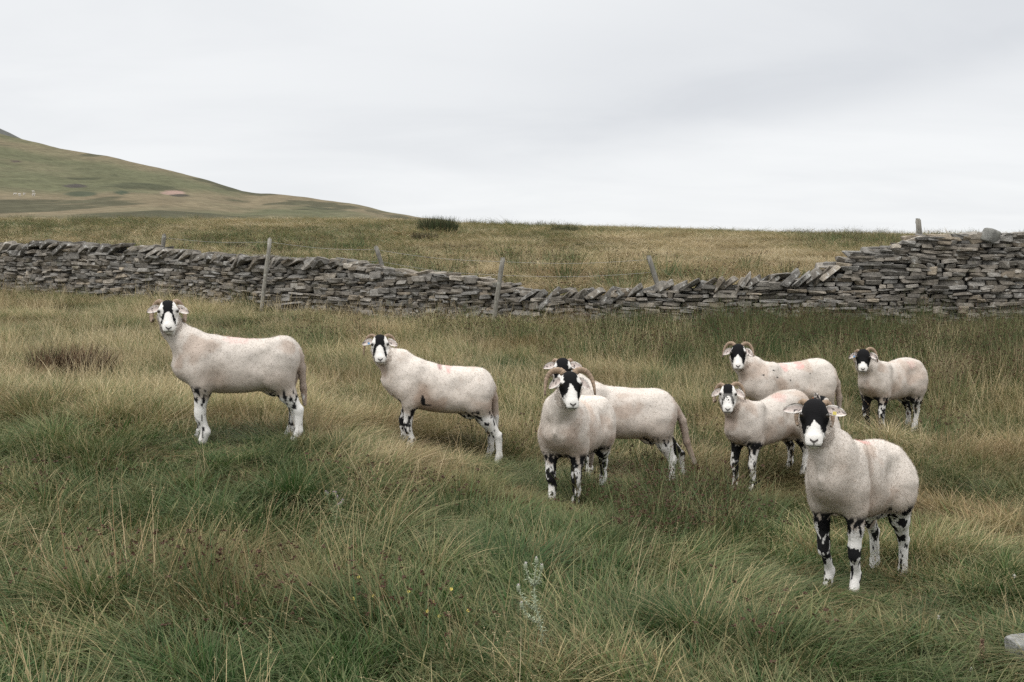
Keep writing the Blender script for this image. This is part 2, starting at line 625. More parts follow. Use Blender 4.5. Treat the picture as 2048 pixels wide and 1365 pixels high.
def make_wall():
    r = np.random.default_rng(33)
    root = empty('drystone_wall', (float(wall_pt(1024)[0]), float(wall_pt(1024)[1]), float(np.interp(1024, W_US, W_G))))
    tag(root, 'long grey dry stone wall with slanting cope stones dipping in the middle', 'stone wall')
    off = np.array(root.location)
    V, Fc, C = [], [], []

    def put(verts, col):
        b = len(V) * len(STONE_V)
        V.append(verts - off)
        Fc.append(STONE_F + b)
        C.append(np.repeat(col[None], len(verts), 0))

    def coping(u):
        return u < 712 or 1040 < u < 1668
    L = W_S[-1]
    # courses
    z_lo = 0.0
    zc = 0.0
    course = 0
    while zc < 1.78:
        h = r.uniform(0.040, 0.085)
        s = r.uniform(-0.2, 0.0)
        wob = r.uniform(0, 100)
        while s < L:
            ln = r.uniform(0.09, 0.30) * (1 + 0.5 * (r.random() < 0.15)) * (1.15 if zc > .9 else 1)
            sm = s + ln / 2
            p, d, g, top, u = w_at(min(max(sm, 0), L))
            wav = (fbm2(np.array([sm * 0.55]), np.array([zc * 1.2 + 3.0]), 61, 2)[0] - 0.5) * 0.17
            lean = (fbm2(np.array([sm * 0.8 + 9]), np.array([zc * 2 + wob * 0.01]), 62, 2)[0] - 0.5) * 0.55
            zz = g + zc + h / 2 + wav
            lim = top - (0.13 if coping(u) else 0.0)
            if zz + h * 0.4 < lim:
                nrm = np.array([d[1], -d[0]])          # towards the camera
                hh = h * r.uniform(0.9, 1.12)
                if r.random() < 0.11 and zz + h * 1.4 < lim:
                    hh *= 1.9; zz += h * 0.5
                vv = stone((ln / 2 * .99, 0.13, hh / 2 * .98), int(r.integers(1 << 30)), 0.20)
                ca, sa = math.cos(lean * 0.35 + r.normal(0, .04)), math.sin(lean * 0.35 + r.normal(0, .04))
                vx, vz = vv[:, 0] * ca - vv[:, 2] * sa, vv[:, 0] * sa + vv[:, 2] * ca
                outw = 0.30 - 0.10 * (zc / 1.1) + r.normal(0, 0.030) - 0.13
                q = np.stack([p[0] + d[0] * vx + nrm[0] * (outw - vv[:, 1]), p[1] + d[1] * vx + nrm[1] * (outw - vv[:, 1]), zz + vz], -1)
                put(q, stone_col(r))
            s += ln
        zc += h * 0.96
        course += 1
    # ragged top layer where there is no coping
    for u in np.arange(690, 1060, 15).tolist() + np.arange(1655, 2440, 17).tolist():
        for layer in range(2):
            uu = u + r.uniform(-8, 8)
            s0 = float(np.interp(uu, W_US, W_S))
            p, d, g, top, _ = w_at(s0)
            nrm = np.array([d[1], -d[0]])
            vv = stone((r.uniform(.09, .20), r.uniform(.10, .18), r.uniform(.03, .06)), int(r.integers(1 << 30)), 0.2)
            an = r.normal(0, 0.13)
            vx, vz = vv[:, 0] * math.cos(an) - vv[:, 2] * math.sin(an), vv[:, 0] * math.sin(an) + vv[:, 2] * math.cos(an)
            o2 = r.uniform(-0.08, 0.06)
            q = np.stack([p[0] + d[0] * vx + nrm[0] * (o2 - vv[:, 1]), p[1] + d[1] * vx + nrm[1] * (o2 - vv[:, 1]), top - 0.03 - layer * 0.08 + r.uniform(-.03, .02) + vz], -1)
            put(q, stone_col(r) * 1.1)
    V = np.concatenate(V); Fc = np.concatenate(Fc); C = np.concatenate(C)
    mesh_obj('stonework', V, Fc, STONE_MAT, root, False, {'col': C})
    # dark rubble heart of the wall
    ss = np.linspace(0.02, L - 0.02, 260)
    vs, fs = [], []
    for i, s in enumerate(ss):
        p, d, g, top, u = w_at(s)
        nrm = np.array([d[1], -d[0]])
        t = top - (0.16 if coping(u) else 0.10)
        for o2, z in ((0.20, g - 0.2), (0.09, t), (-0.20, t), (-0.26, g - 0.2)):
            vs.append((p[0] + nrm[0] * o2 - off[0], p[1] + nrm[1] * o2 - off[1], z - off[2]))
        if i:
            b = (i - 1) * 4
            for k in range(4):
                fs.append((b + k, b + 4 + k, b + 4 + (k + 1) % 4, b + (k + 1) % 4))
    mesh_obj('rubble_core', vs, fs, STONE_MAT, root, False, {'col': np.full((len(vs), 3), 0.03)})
    # cope stones set on edge and leaning
    us = []
    u = -14.0
    while u < 700:
        us.append(u); u += r.uniform(9, 17)
    u = 1062.0
    while u < 1662:
        us.append(u); u += r.uniform(13, 24)
    extra = MB()
    n = 0
    eV, eF, eC = [], [], []
    for u in [-300 + k * 13 for k in range(22)] + us:
        s0 = float(np.interp(u, W_US, W_S))
        p, d, g, top, _ = w_at(s0)
        nrm = np.array([d[1], -d[0]])
        tall = r.uniform(0.13, 0.20)
        vv = stone((r.uniform(.032, .070), r.uniform(.17, .25), tall), int(r.integers(1 << 30)), 0.24)
        an = -(0.92 + r.normal(0, 0.20))
        if u > 1500: an = -(0.95 + r.normal(0, 0.15))
        if r.random() < 0.08: an = -1.45
        vx, vz = vv[:, 0] * math.cos(an) - vv[:, 2] * math.sin(an), vv[:, 0] * math.sin(an) + vv[:, 2] * math.cos(an)
        yaw = r.normal(0, 0.12)
        vy = vv[:, 1] + vx * math.sin(yaw)
        o2 = r.uniform(-0.02, 0.07)
        hgt = (vz.max() - vz.min()) / 2
        cz = top - hgt + r.uniform(-0.03, 0.04)
        q = np.stack([p[0] + d[0] * vx + nrm[0] * (o2 - vy), p[1] + d[1] * vx + nrm[1] * (o2 - vy), cz + vz], -1)
        col = stone_col(r) * r.uniform(.75, 1.15)
        if u < -20:
            eV.append(q - off); eF.append(STONE_F + len(STONE_V) * (len(eV) - 1)); eC.append(np.repeat(col[None], len(q), 0))
        else:
            cen = q.mean(0)
            oo = mesh_obj('cope_stone', q - cen, STONE_F, STONE_MAT, root, False, {'col': np.repeat(col[None], len(q), 0)})
            oo.location = Vector(cen - off)
            n += 1
    print('cope stones', n)
    # the round boulder that sits on the high end
    def loose(u, v, y, half, label, seed, rotz=0.3):
        c = px(u, v, y)
        vv = stone(half, seed, 0.2)
        rr = np.linalg.norm(vv / np.asarray(half), axis=1)[:, None]
        vv = vv / np.maximum(rr, 0.8) * 1.15
        o = mesh_obj('boulder', vv, STONE_F, STONE_MAT, None, True, {'col': np.repeat(np.array([[.20, .20, .185]]), len(vv), 0)})
        o.location = c; o.rotation_euler = (0.2, 0.25, rotz)
        ss_ = o.modifiers.new('s', 'SUBSURF'); ss_.levels = 1; ss_.render_levels = 1
        tag(o, label, 'boulder')
    loose(1981, 472, 15.95, (.135, .14, .145), 'rounded grey boulder sitting on top of the high end of the wall', 5)


make_wall()

# ------------------------------------------------------------------ fence posts and wires behind and beside the wall
WOOD = None


def wood_material():
    m, N, out = material('weathered_wood')
    obj = N.add('ShaderNodeTexCoord').outputs['Object']
    g = N.noise(N.mapping(obj, (60, 60, 3)), 1.0, 6, 0.65, 0.3)
    c = N.ramp(g, [(0.25, (0.07, 0.065, 0.055)), (0.5, (0.19, 0.18, 0.155)), (0.75, (0.33, 0.32, 0.29))])
    lic = N.noise(obj, 22.0, 5, 0.6)
    c = N.mix(N.math('MULTIPLY', N.ramp(lic, [(0.58, 0.0), (0.66, 1.0)]), 0.6), c, (0.36, 0.37, 0.33))
    c = N.mix(1.0, c, N.attr('col').outputs['Color'], 'MULTIPLY')
    b = N.add('ShaderNodeBsdfPrincipled', {'Base Color': c, 'Roughness': 0.9, 'Specular IOR Level': 0.2})
    bp = N.add('ShaderNodeBump', {'Height': g, 'Strength': 0.7, 'Distance': 0.01})
    N.set(b, 'Normal', bp.outputs[0])
    N.set(out, 'Surface', b.outputs[0])
    return m


WOOD = wood_material()
POSTS = [  # top pixel, foot pixel, distance, radius, tone, label
    ((328, 470), (324, 530), 21.3, .044, .85, 'stub of grey fence post peeping over the left stretch of wall'),
    ((540, 478), (524, 612), 19.15, .040, 1.15, 'pale leaning fence post in front of the wall between the two left sheep'),
    ((752, 494), (786, 600), 19.4, .044, .75, 'leaning dark fence post with flat pale top behind the wall dip'),
    ((1006, 517), (988, 634), 17.45, .042, .95, 'grey fence post standing against the wall in its lowest stretch'),
    ((1297, 513), (1330, 620), 17.9, .046, .8, 'dark fence post leaning left behind the rising stretch of wall'),
    ((1837, 440), (1843, 560), 16.9, .046, .9, 'short broken grey post sticking up above the high end of wall'),
]


def make_posts():
    r = np.random.default_rng(5)
    tops = []
    for (t, f, y, rad, tone, label) in POSTS:
        a = px(t[0], t[1], y)
        b = px(f[0], f[1], y)
        ax = (b - a) / np.linalg.norm(b - a)
        base = b + ax * 0.25
        n = 9
        mb = MB()
        pts = [a + (base - a) * k / (n - 1) - base for k in range(n)]
        rr = [rad * (0.92 + 0.12 * r.random()) * (1.0 if k else 0.93) for k in range(n)]
        pts = [p + np.array([r.normal(0, .004), 0, 0]) for p in pts]
        mb.tube(pts, rr, 9, (tone, tone, tone))
        root = empty('fence_post', base)
        mb.build('post_shaft', WOOD, root, True)
        # split, uneven top
        m2 = MB()
        top = pts[0]
        for k in range(3):
            o2 = np.array([r.uniform(-.5, .5), r.uniform(-.5, .5), 0]) * rad
            m2.tube([top + o2 + np.array([0, 0, -0.06]), top + o2 + np.array([0, 0, r.uniform(.008, .03)])], [rad * .55, rad * r.uniform(.25, .45)], 6, (tone * 1.15,) * 3)
        m2.build('weathered_top', WOOD, root, False)
        tag(root, label, 'fence post', 'fence posts along the wall')
        tops.append((a, ax, tone))
    # plain sheep wires from post to post
    m, N, out = material('galvanised_wire')
    b = N.add('ShaderNodeBsdfPrincipled', {'Base Color': (.30, .30, .30, 1), 'Metallic': 0.6, 'Roughness': 0.55})
    N.set(out, 'Surface', b.outputs[0])
    root = empty('wire_fence', tops[0][0] + np.array([0, 0, -1.2]))
    off = np.array(root.location)
    for drop in (0.06, 0.30):
        mb = MB()
        for i in range(len(tops) - 2):
            A = tops[i][0] + tops[i][1] * drop
            B = tops[i + 1][0] + tops[i + 1][1] * drop
            pts = []
            for k in range(13):
                q = A + (B - A) * k / 12
                pts.append(q - off + np.array([0, 0, -0.05 * math.sin(math.pi * k / 12)]))
            mb.tube(pts, [0.0022] * 13, 5, (1, 1, 1))
        mb.build('wire', m, root)
    tag(root, 'thin grey fence wires strung between the leaning posts', 'wire fence')


make_posts()

# ------------------------------------------------------------------ sheep
def smin(a, b, k):
    h = np.clip(0.5 + 0.5 * (b - a) / k, 0, 1)
    return b + (a - b) * h - k * h * (1 - h)


class Field:
    """a smooth union of round shapes on a grid, skinned into one closed surface"""
    def __init__(self, lo, hi, h):
        self.lo = np.array(lo, float)
        self.h = h
        self.n = np.ceil((np.array(hi) - self.lo) / h).astype(int) + 1
        self.D = np.full(self.n, 1.0, np.float32)

    def sub(self, lo, hi):
        a = np.clip(np.floor((np.array(lo) - self.lo) / self.h).astype(int), 0, self.n)
        b = np.clip(np.ceil((np.array(hi) - self.lo) / self.h).astype(int) + 1, 0, self.n)
        sl = tuple(slice(x, y) for x, y in zip(a, b))
        ax = [self.lo[i] + self.h * np.arange(a[i], b[i]) for i in range(3)]
        P = np.stack(np.meshgrid(*ax, indexing='ij'), -1)
        return sl, P

    def blend(self, lo, hi, fn, k, cut=False):
        m = k + 0.035
        sl, P = self.sub(np.array(lo) - m, np.array(hi) + m)
        if P.size == 0: return
        d = fn(P).astype(np.float32)
        if cut:
            self.D[sl] = -smin(-self.D[sl], d, k)
        else:
            self.D[sl] = smin(self.D[sl], d, k)

    def cone(self, a, b, ra, rb, k=0.04, M=None, sy=1.0):
        """round cone from a to b; M maps the grid into another frame, sy widens it sideways"""
        a = np.array(a, float); b = np.array(b, float)
        r = max(ra, rb) * max(1, sy)

        def fn(P):
            Q = P if M is None else M(P)
            Q = Q - a
            ba = (b - a).copy()
            if sy != 1.0:
                Q = Q * np.array([1, 1 / sy, 1]); ba = ba * np.array([1, 1 / sy, 1])
            t = np.clip(Q @ ba / (ba @ ba), 0, 1)
            return (np.linalg.norm(Q - t[..., None] * ba, axis=-1) - (ra + (rb - ra) * t)) * min(1, sy)
        if M is None:
            self.blend(np.minimum(a, b) - r, np.maximum(a, b) + r, fn, k)
        else:
            wa, wb = M.inv(a), M.inv(b)
            self.blend(np.minimum(wa, wb) - r, np.maximum(wa, wb) + r, fn, k)

    def ell(self, c, r, k=0.03, M=None, cut=False):
        c = np.array(c, float); r = np.array(r, float)

        def fn(P):
            Q = (P if M is None else M(P)) - c
            k0 = np.linalg.norm(Q / r, axis=-1)
            k1 = np.linalg.norm(Q / r**2, axis=-1)
            return k0 * (k0 - 1) / np.maximum(k1, 1e-6)
        w = c if M is None else M.inv(c)
        R = r if M is None else np.full(3, r.max())
        self.blend(w - R, w + R, fn, k, cut)

    def polygonise(self):
        D = self.D
        n = D.shape
        cor = [(i, j, k) for i in (0, 1) for j in (0, 1) for k in (0, 1)]
        neg = D < 0
        cnt = np.zeros([x - 1 for x in n], np.int8)
        for i, j, k in cor:
            cnt += neg[i:n[0] - 1 + i, j:n[1] - 1 + j, k:n[2] - 1 + k]
        act = np.argwhere((cnt > 0) & (cnt < 8))
        vals = np.stack([D[act[:, 0] + i, act[:, 1] + j, act[:, 2] + k] for i, j, k in cor], 1)
        P = np.zeros((len(act), 3)); W = np.zeros(len(act))
        for a in range(8):
            for b in range(a + 1, 8):
                ca, cb = np.array(cor[a]), np.array(cor[b])
                if np.abs(ca - cb).sum() != 1: continue
                s = (vals[:, a] < 0) != (vals[:, b] < 0)
                t = np.where(s, vals[:, a] / np.where(s, vals[:, a] - vals[:, b], 1), 0)
                P += s[:, None] * (ca + t[:, None] * (cb - ca)); W += s
        P = (P / W[:, None] + act) * self.h + self.lo
        idx = np.full([x - 1 for x in n], -1, np.int64)
        idx[act[:, 0], act[:, 1], act[:, 2]] = np.arange(len(act))
        faces = []
        for ax in range(3):
            u, v = (ax + 1) % 3, (ax + 2) % 3
            s0 = [slice(None)] * 3; s1 = [slice(None)] * 3
            s0[ax] = slice(0, n[ax] - 1); s1[ax] = slice(1, n[ax])
            for q in (u, v):
                s0[q] = slice(1, n[q] - 1); s1[q] = slice(1, n[q] - 1)
            A, B = neg[tuple(s0)], neg[tuple(s1)]
            e = np.argwhere(A != B)
            flip = A[tuple(e.T)]
            o = np.zeros(3, int); o[u] = 1; o[v] = 1
            e = e + o
            du = np.zeros(3, int); du[u] = 1
            dv = np.zeros(3, int); dv[v] = 1
            q = [idx[tuple((e - x).T)] for x in (du + dv, dv, 0 * du, du)]
            q = np.stack(q, 1)
            q[~flip] = q[~flip][:, ::-1]
            faces.append(q)
        return P, np.concatenate(faces)


class Frame:
    """maps points of the sheep's frame into the frame of its head and back"""
    def __init__(self, c, yaw, pitch, roll, s):
        self.c = np.array(c, float); self.s = s
        self.R = np.array(Euler((roll, pitch, yaw), 'XYZ').to_matrix())

    def __call__(self, P):
        return ((P - self.c) @ self.R) / self.s

    def inv(self, Q):
        return (np.asarray(Q) * self.s) @ self.R.T + self.c


def edges_of(F_):
    e = np.concatenate([F_[:, [0, 1]], F_[:, [1, 2]], F_[:, [2, 3]], F_[:, [3, 0]]])
    return np.unique(np.sort(e, 1), axis=0)


def relax(P, F_, n=1, f=0.5):
    e = edges_of(F_)
    for _ in range(n):
        s = np.zeros_like(P); c = np.zeros(len(P))
        np.add.at(s, e[:, 0], P[e[:, 1]]); np.add.at(s, e[:, 1], P[e[:, 0]])
        np.add.at(c, e[:, 0], 1); np.add.at(c, e[:, 1], 1)
        P = P * (1 - f) + f * s / c[:, None]
    return P


def vnormals(P, F_):
    a, b, c, d = (P[F_[:, i]] for i in range(4))
    fn = np.cross(c - a, d - b)
    N_ = np.zeros_like(P)
    for i in range(4):
        np.add.at(N_, F_[:, i], fn)
    return N_ / np.maximum(np.linalg.norm(N_, axis=1), 1e-9)[:, None], np.linalg.norm(fn, axis=1) / 2


def quad_split(P, F_, sel, C):
    """split the chosen quads in four (bmesh closes the rim)"""
    bm = bmesh.new()
    lay = bm.verts.layers.float_vector.new('c')
    vs = [bm.verts.new(p) for p in P]
    for f, q in enumerate(F_):
        try:
            fc = bm.faces.new([vs[i] for i in q])
            fc.tag = bool(sel[f])
        except ValueError:
            pass
    ed = set()
    for fc in bm.faces:
        if fc.tag:
            ed.update(fc.edges)
    bmesh.ops.subdivide_edges(bm, edges=list(ed), cuts=1, use_grid_fill=True, smooth=0.0)
    return bm


WOOL = None


def sheep_materials():
    global WOOL, FLEECE, HORN, EYE, EAR, TAGS, HOOF
    m, N, out = material('shorn_wool')
    c = N.attr('col').outputs['Color']
    wl = N.attr('wool').outputs['Fac']
    obj = N.add('ShaderNodeTexCoord').outputs['Object']
    n1 = N.noise(obj, 150.0, 3, 0.7)
    n2 = N.noise(obj, 28.0, 4, 0.65)
    c2 = N.mix(1.0, c, N.ramp(n1, [(0.3, 0.88), (0.7, 1.08)]), 'MULTIPLY')
    c2 = N.mix(1.0, c2, N.ramp(n2, [(0.3, 0.90), (0.7, 1.06)]), 'MULTIPLY')
    c = N.mix(N.math('MULTIPLY', wl, 0.9), c, c2)
    b = N.add('ShaderNodeBsdfPrincipled', {'Base Color': c, 'Roughness': 0.95, 'Specular IOR Level': 0.08})
    h = N.math('ADD', N.noise(N.mapping(obj, (1, 1, 1.8)), 95.0, 4, 0.7, 0.6), N.math('MULTIPLY', n2, 0.8))
    bp = N.add('ShaderNodeBump', {'Height': h, 'Strength': 0.45, 'Distance': 0.006})
    N.set(b, 'Normal', bp.outputs[0])
    N.set(out, 'Surface', b.outputs[0])
    WOOL = m
    m, N, out = material('fleece_fibre')
    c = N.attr('col').outputs['Color']
    b = N.add('ShaderNodeBsdfPrincipled', {'Base Color': c, 'Roughness': 1.0, 'Specular IOR Level': 0.03})
    t = N.add('ShaderNodeBsdfTranslucent', {'Color': c})
    mx = N.add('ShaderNodeMixShader', {0: 0.5, 1: b.outputs[0], 2: t.outputs[0]})
    N.set(out, 'Surface', mx.outputs[0])
    FLEECE = m
    HORN = vc_material('horn', 0.6, 60, 0.4, 0.4, 70, 0.35)
    m, N, out = material('sheep_eye')
    N.set(out, 'Surface', N.add('ShaderNodeBsdfPrincipled', {'Base Color': (.018, .013, .008, 1), 'Roughness': 0.12, 'Specular IOR Level': 0.5}).outputs[0])
    EYE = m
    EAR = vc_material('ear_skin', 0.9, 90, 0.25, 0.35, 120, 0.1)
    TAGS = {}
    for nm, cc in (('blue', (.10, .24, .42)), ('yellow', (.48, .40, .08)), ('orange', (.55, .16, .03)), ('white', (.7, .7, .7))):
        m, N, out = material('tag_' + nm)
        N.set(out, 'Surface', N.add('ShaderNodeBsdfPrincipled', {'Base Color': cc + (1,), 'Roughness': 0.45}).outputs[0])
        TAGS[nm] = m
    HOOF = vc_material('hoof', 0.6, 60, 0.4, 0.3, 90, 0.3)


sheep_materials()

CREAM = np.array([.535, .490, .443])
WHITE = np.array([.66, .645, .62])
BLACK = np.array([.010, .0098, .0105])
PINK = np.array([.62, .30, .28])

HORNS = {  # half of the pair, in the head's frame; path and base radius
    'arc': ([(-.03, .030, .078), (-.045, .058, .100), (-.055, .095, .095), (-.05, .125, .062), (-.03, .140, .018), (-.005, .148, -.035)], .021),
    'big': ([(-.03, .030, .076), (-.045, .062, .102), (-.05, .110, .098), (-.04, .148, .060), (-.01, .165, .005), (.02, .170, -.055)], .025),
    'curl': ([(-.03, .032, .070), (-.055, .062, .088), (-.08, .095, .060), (-.075, .118, .000), (-.035, .120, -.046), (.015, .114, -.056), (.040, .104, -.036)], .021),
    'tight': ([(-.04, .036, .066), (-.07, .065, .072), (-.085, .088, .035), (-.065, .095, -.015), (-.02, .088, -.045), (.012, .082, -.040)], .019),
    'thin': ([(-.03, .034, .072), (-.05, .068, .090), (-.06, .108, .070), (-.055, .130, .020), (-.045, .140, -.040), (-.035, .140, -.085)], .016),
}


def make_horn(kind, side, FR, root, S):
    pts, r0 = HORNS[kind]
    P = np.array(pts)
    P[:, 1] *= side
    P[:, 2] -= .012
    t = np.linspace(0, 1, len(P))
    tt = np.linspace(0, 1, 44)
    Q = np.stack([spl(t, P[:, i], tt) for i in range(3)], -1)
    rad = r0 * (1 - (0.45 if kind == 'curl' else 0.72) * tt ** 1.3) * (1 + 0.07 * np.sin(tt * 80))
    mb = MB()
    W = FR.inv(Q)
    base = np.array([.26, .185, .125])
    n0 = len(mb.v)
    mb.tube(W, rad * FR.s, 12, (1, 1, 1), True, 0.75)
    cols = []
    for i in range(44):
        k = 0.78 + 0.3 * math.sin(tt[i] * 80) * 0.5 + 0.25 * (1 - tt[i])
        if tt[i] > .93: k *= .6
        cols += [tuple(base * k)] * 12
    mb.c = cols
    return mb.build('horn', HORN, root)


def make_ear(side, FR, root, droop, fwd, rng, L=.100, dirt=0.0):
    """a cupped leaf"""
    nu, nv = 15, 9
    base = np.array([-.008, .060 * side, .036])
    out = np.array([fwd, side * math.cos(droop), -math.sin(droop)])
    out /= np.linalg.norm(out)
    dn = np.array([0.35, 0, -1.0])
    dn -= out * (dn @ out); dn /= np.linalg.norm(dn)
    nr = np.cross(out, dn) * (1 if side > 0 else -1)
    if nr[0] < 0: nr = -nr
    V, C = [], []
    for layer in (0, 1):
        for i in range(nu):
            t = i / (nu - 1)
            w = .026 * (math.sin(math.pi * min(1, t * .92 + .08) ** 0.85) ** 0.65) * (1.0 if t < .97 else .6) + .003
            if t < .2: w = max(w, .014)
            for j in range(nv):
                s = j / (nv - 1) * 2 - 1
                cup = (s * s - 1) * .016 * (1 - .5 * t)
                th = (.0026 if layer == 0 else -.0026) * (1 - abs(s) ** 4) * (1 - t ** 6)
                p = base + out * (t * L) + dn * (s * w + .012 * t * t) + nr * (cup * -1.0 * -1 + th - .012 * t * t)
                V.append(p)
                inner = layer == 0
                c = np.array([.60, .55, .51]) if not inner else np.array([.58, .50, .46]) * (1 - .10 * (1 - abs(s))) 
                if inner and abs(s) > .7: c = np.array([.64, .60, .56])
                if vnoise(np.array([[t * 9, s * 5, side * 3.0 + rng]]), 9)[0] > .78 - dirt: c = np.array([.05, .045, .045])
                C.append(c)
    Fc = []
    for layer in (0, 1):
        o = layer * nu * nv
        for i in range(nu - 1):
            for j in range(nv - 1):
                q = (o + i * nv + j, o + i * nv + j + 1, o + (i + 1) * nv + j + 1, o + (i + 1) * nv + j)
                Fc.append(q if layer == 0 else q[::-1])
    m = nu * nv
    for i in range(nu - 1):
        for j in (0, nv - 1):
            Fc.append((i * nv + j, (i + 1) * nv + j, m + (i + 1) * nv + j, m + i * nv + j))
    for j in range(nv - 1):
        Fc.append(((nu - 1) * nv + j, (nu - 1) * nv + j + 1, m + (nu - 1) * nv + j + 1, m + (nu - 1) * nv + j))
    o = mesh_obj('ear', FR.inv(np.array(V)), Fc, EAR, root, True, {'col': np.array(C)})
    tip = base + out * L * .45 + nr * .006 + dn * .012
    return o, tip, (out, dn, nr)


def make_sheep(sp):
    rs = np.random.default_rng(sp['seed'])
    S = sp.get('scale', 1.0)
    th = math.radians(sp['heading'])
    u, y = sp['at']
    X0 = (u - 1024) / F * y
    fw = np.array([math.cos(th), math.sin(th)]); lf = np.array([-fw[1], fw[0]])
    zf = gz1(*(np.array([X0, y]) + fw * .3 * S)); zb = gz1(*(np.array([X0, y]) - fw * .33 * S))
    Z0 = (zf + zb) / 2 + sp.get('dz', 0)
    tilt = (zf - zb) / (.63 * S) * sp.get('tiltk', .8) + sp.get('tilt', 0)
    root = empty('sheep', (X0, y, Z0), th)
    root.scale = (S, S, S)
    h = sp.get('grid', .010)
    fat = sp.get('fat', 1.0)
    lk = sp.get('legk', .95)
    lying = sp.get('lying', False)
    drop = -.30 if lying else 0.0
    FD = Field((-.72, -.36, -.08), (.74, .36, 1.2), h)

    def T(p):
        p = np.array(p, float)
        p[2] += tilt * p[0] + drop
        return p
    # --- trunk: a loft of rounded cross sections
    tx = np.array([-.445, -.434, -.412, -.375, -.31, -.22, -.08, .08, .20, .29, .355, .40, .432, .448])
    tw = np.array([.030, .080, .115, .148, .168, .180, .184, .172, .156, .142, .124, .100, .068, .025]) * fat
    tt = np.array([.640, .690, .728, .762, .778, .776, .768, .772, .785, .780, .735, .690, .635, .585]) + 0.0
    tb = np.array([.575, .530, .490, .440, .395, .358, .332, .328, .340, .372, .405, .435, .475, .535]) + .018 + sp.get('belly', 0)
    tt = tt - .03 + np.interp(tx, [-.5, -.2, .1, .5], sp.get('back', [0, 0, 0, 0]))
    mid_ = (tt + tb) / 2; hf_ = np.maximum((tt - tb) / 2, np.interp(tx, [-.446, -.41, .40, .449], [.045, .0, .0, .045]))
    tt, tb = mid_ + hf_, mid_ - hf_

    def trunk(P):
        x = np.clip(P[..., 0], tx[0], tx[-1])
        line = np.linspace(tx[0], tx[-1], 200)
        w = np.interp(x, line, spl(tx, tw, line)); a = np.interp(x, line, spl(tx, tt, line)); b = np.interp(x, line, spl(tx, tb, line))
        zc, hh = (a + b) / 2, (a - b) / 2
        zz = P[..., 2] - tilt * x - drop
        q = (zz - zc) / hh
        # slightly broader low down (the barrel), narrower at the spine
        ww = w * (1 - .10 * q)
        d = (np.abs(P[..., 1] / ww) ** 2.25 + np.abs(q) ** 2.25) ** (1 / 2.25) - 1
        d = d * np.minimum(w, hh) * .95
        dx = np.abs(P[..., 0] - x)
        return np.sqrt(np.maximum(d, 0) ** 2 + dx ** 2) + np.minimum(d, 0) + dx * 0
    FD.blend((-.52, -.24, .2), (.52, .24, .95), trunk, .06)
    # --- shoulders and thighs
    for s in (1, -1):
        FD.cone(T((.27, .068 * s * fat, .60)), T((.245, .088 * s * fat, .46)), .082, .062, .06)
        FD.cone(T((-.31, .080 * s * fat, .60)), T((-.30, .100 * s * fat, .49)), .125, .105, .05)
        FD.cone(T((.17, .085 * s * fat, .70)), T((.27, .112 * s * fat, .50)), .050, .045, .05)
        FD.ell(T((-.30, .105 * s * fat, .695)), (.060, .045, .040), .05)
        FD.ell(T((-.165, .225 * s * fat, .60)), (.085, .060, .080), .06, None, True)
        FD.ell(T((.125, .215 * s * fat, .47)), (.035, .050, .12), .05, None, True)
    # --- legs
    feet = sp.get('feet', {})
    fpos = []
    legs = []
    if not lying:
        for nm, s, x0, y0 in (('fl', 1, .240, .086), ('fr', -1, .240, .086), ('hl', 1, -.415, .095), ('hr', -1, -.415, .095)):
            dx, dy = feet.get(nm, (0, 0))
            fx, fy = x0 + dx, (y0) * s + dy
            wp = np.array([X0, y]) + (fw * fx + lf * fy) * S
            fz = (gz1(*wp) - Z0) / S
            foot = np.array([fx, fy, fz])
            if nm[0] == 'f':
                el = T((.235, .100 * s, .425))
                kn = foot * .56 + el * .44 + np.array([.022, 0, 0.015])
                fe = foot + np.array([-.012, 0, .080]) + (kn - foot) * .04
                FD.cone(T((.255, .096 * s, .52)), el, .070 * lk, .058 * lk, .05)
                FD.cone(el, kn + np.array([0, 0, .035]), .055 * lk, .035 * lk, .035)
                FD.cone(kn + np.array([0, 0, .03]), kn - np.array([0, 0, .02]), .0345 * lk, .032 * lk, .02)
                FD.cone(kn, fe, .030 * lk, .0265 * lk, .02)
                FD.cone(fe, foot + np.array([.016, 0, .022]), .031 * lk, .028 * lk, .015)
                FD.cone(foot + np.array([.010, 0, .02]), foot + np.array([.030, 0, .012]), .026 * lk, .018 * lk, .012)
                legs.append((nm, s, el, kn, fe, foot))
            else:
                st = T((-.305, .108 * s, .465))
                hk = np.array([foot[0] * .8 - .44 * .2 - .012, foot[1] * .9 + .105 * s * .1, foot[2] * .5 + .225 + tilt * -.2])
                fe = foot + np.array([-.014, 0, .080])
                gk = hk * .52 + st * .48 + np.array([.014, 0, .0])
                FD.cone(T((-.31, .100 * s, .54)), st, .112, .092, .05)
                FD.cone(st, gk, .088 * lk, .058 * lk, .045)
                FD.cone(gk, hk + np.array([.010, 0, .010]), .056 * lk, .034 * lk, .03)
                FD.cone(hk, hk + np.array([-.016, 0, .012]), .027 * lk, .016 * lk, .02)
                FD.cone(hk, fe, .031 * lk, .027 * lk, .02)
                FD.cone(fe, foot + np.array([.016, 0, .022]), .031 * lk, .028 * lk, .015)
                FD.cone(foot + np.array([.010, 0, .02]), foot + np.array([.030, 0, .012]), .026 * lk, .018 * lk, .012)
                legs.append((nm, s, st, hk, fe, foot))
            fpos.append(foot)
    else:
        for s in (1, -1):
            FD.cone((.25, .11 * s, .10), (.36, .10 * s, .05), .045, .035, .03)
            FD.cone((.36, .10 * s, .05), (.22, .13 * s, .03), .03, .026, .02)
            FD.cone((-.22, .14 * s, .12), (-.30, .18 * s, .05), .06, .035, .03)
            FD.cone((-.30, .18 * s, .05), (-.12, .20 * s, .03), .03, .026, .02)
    # --- neck and head
    hc = np.array(sp.get('head', (.475, 0, .955)), float)
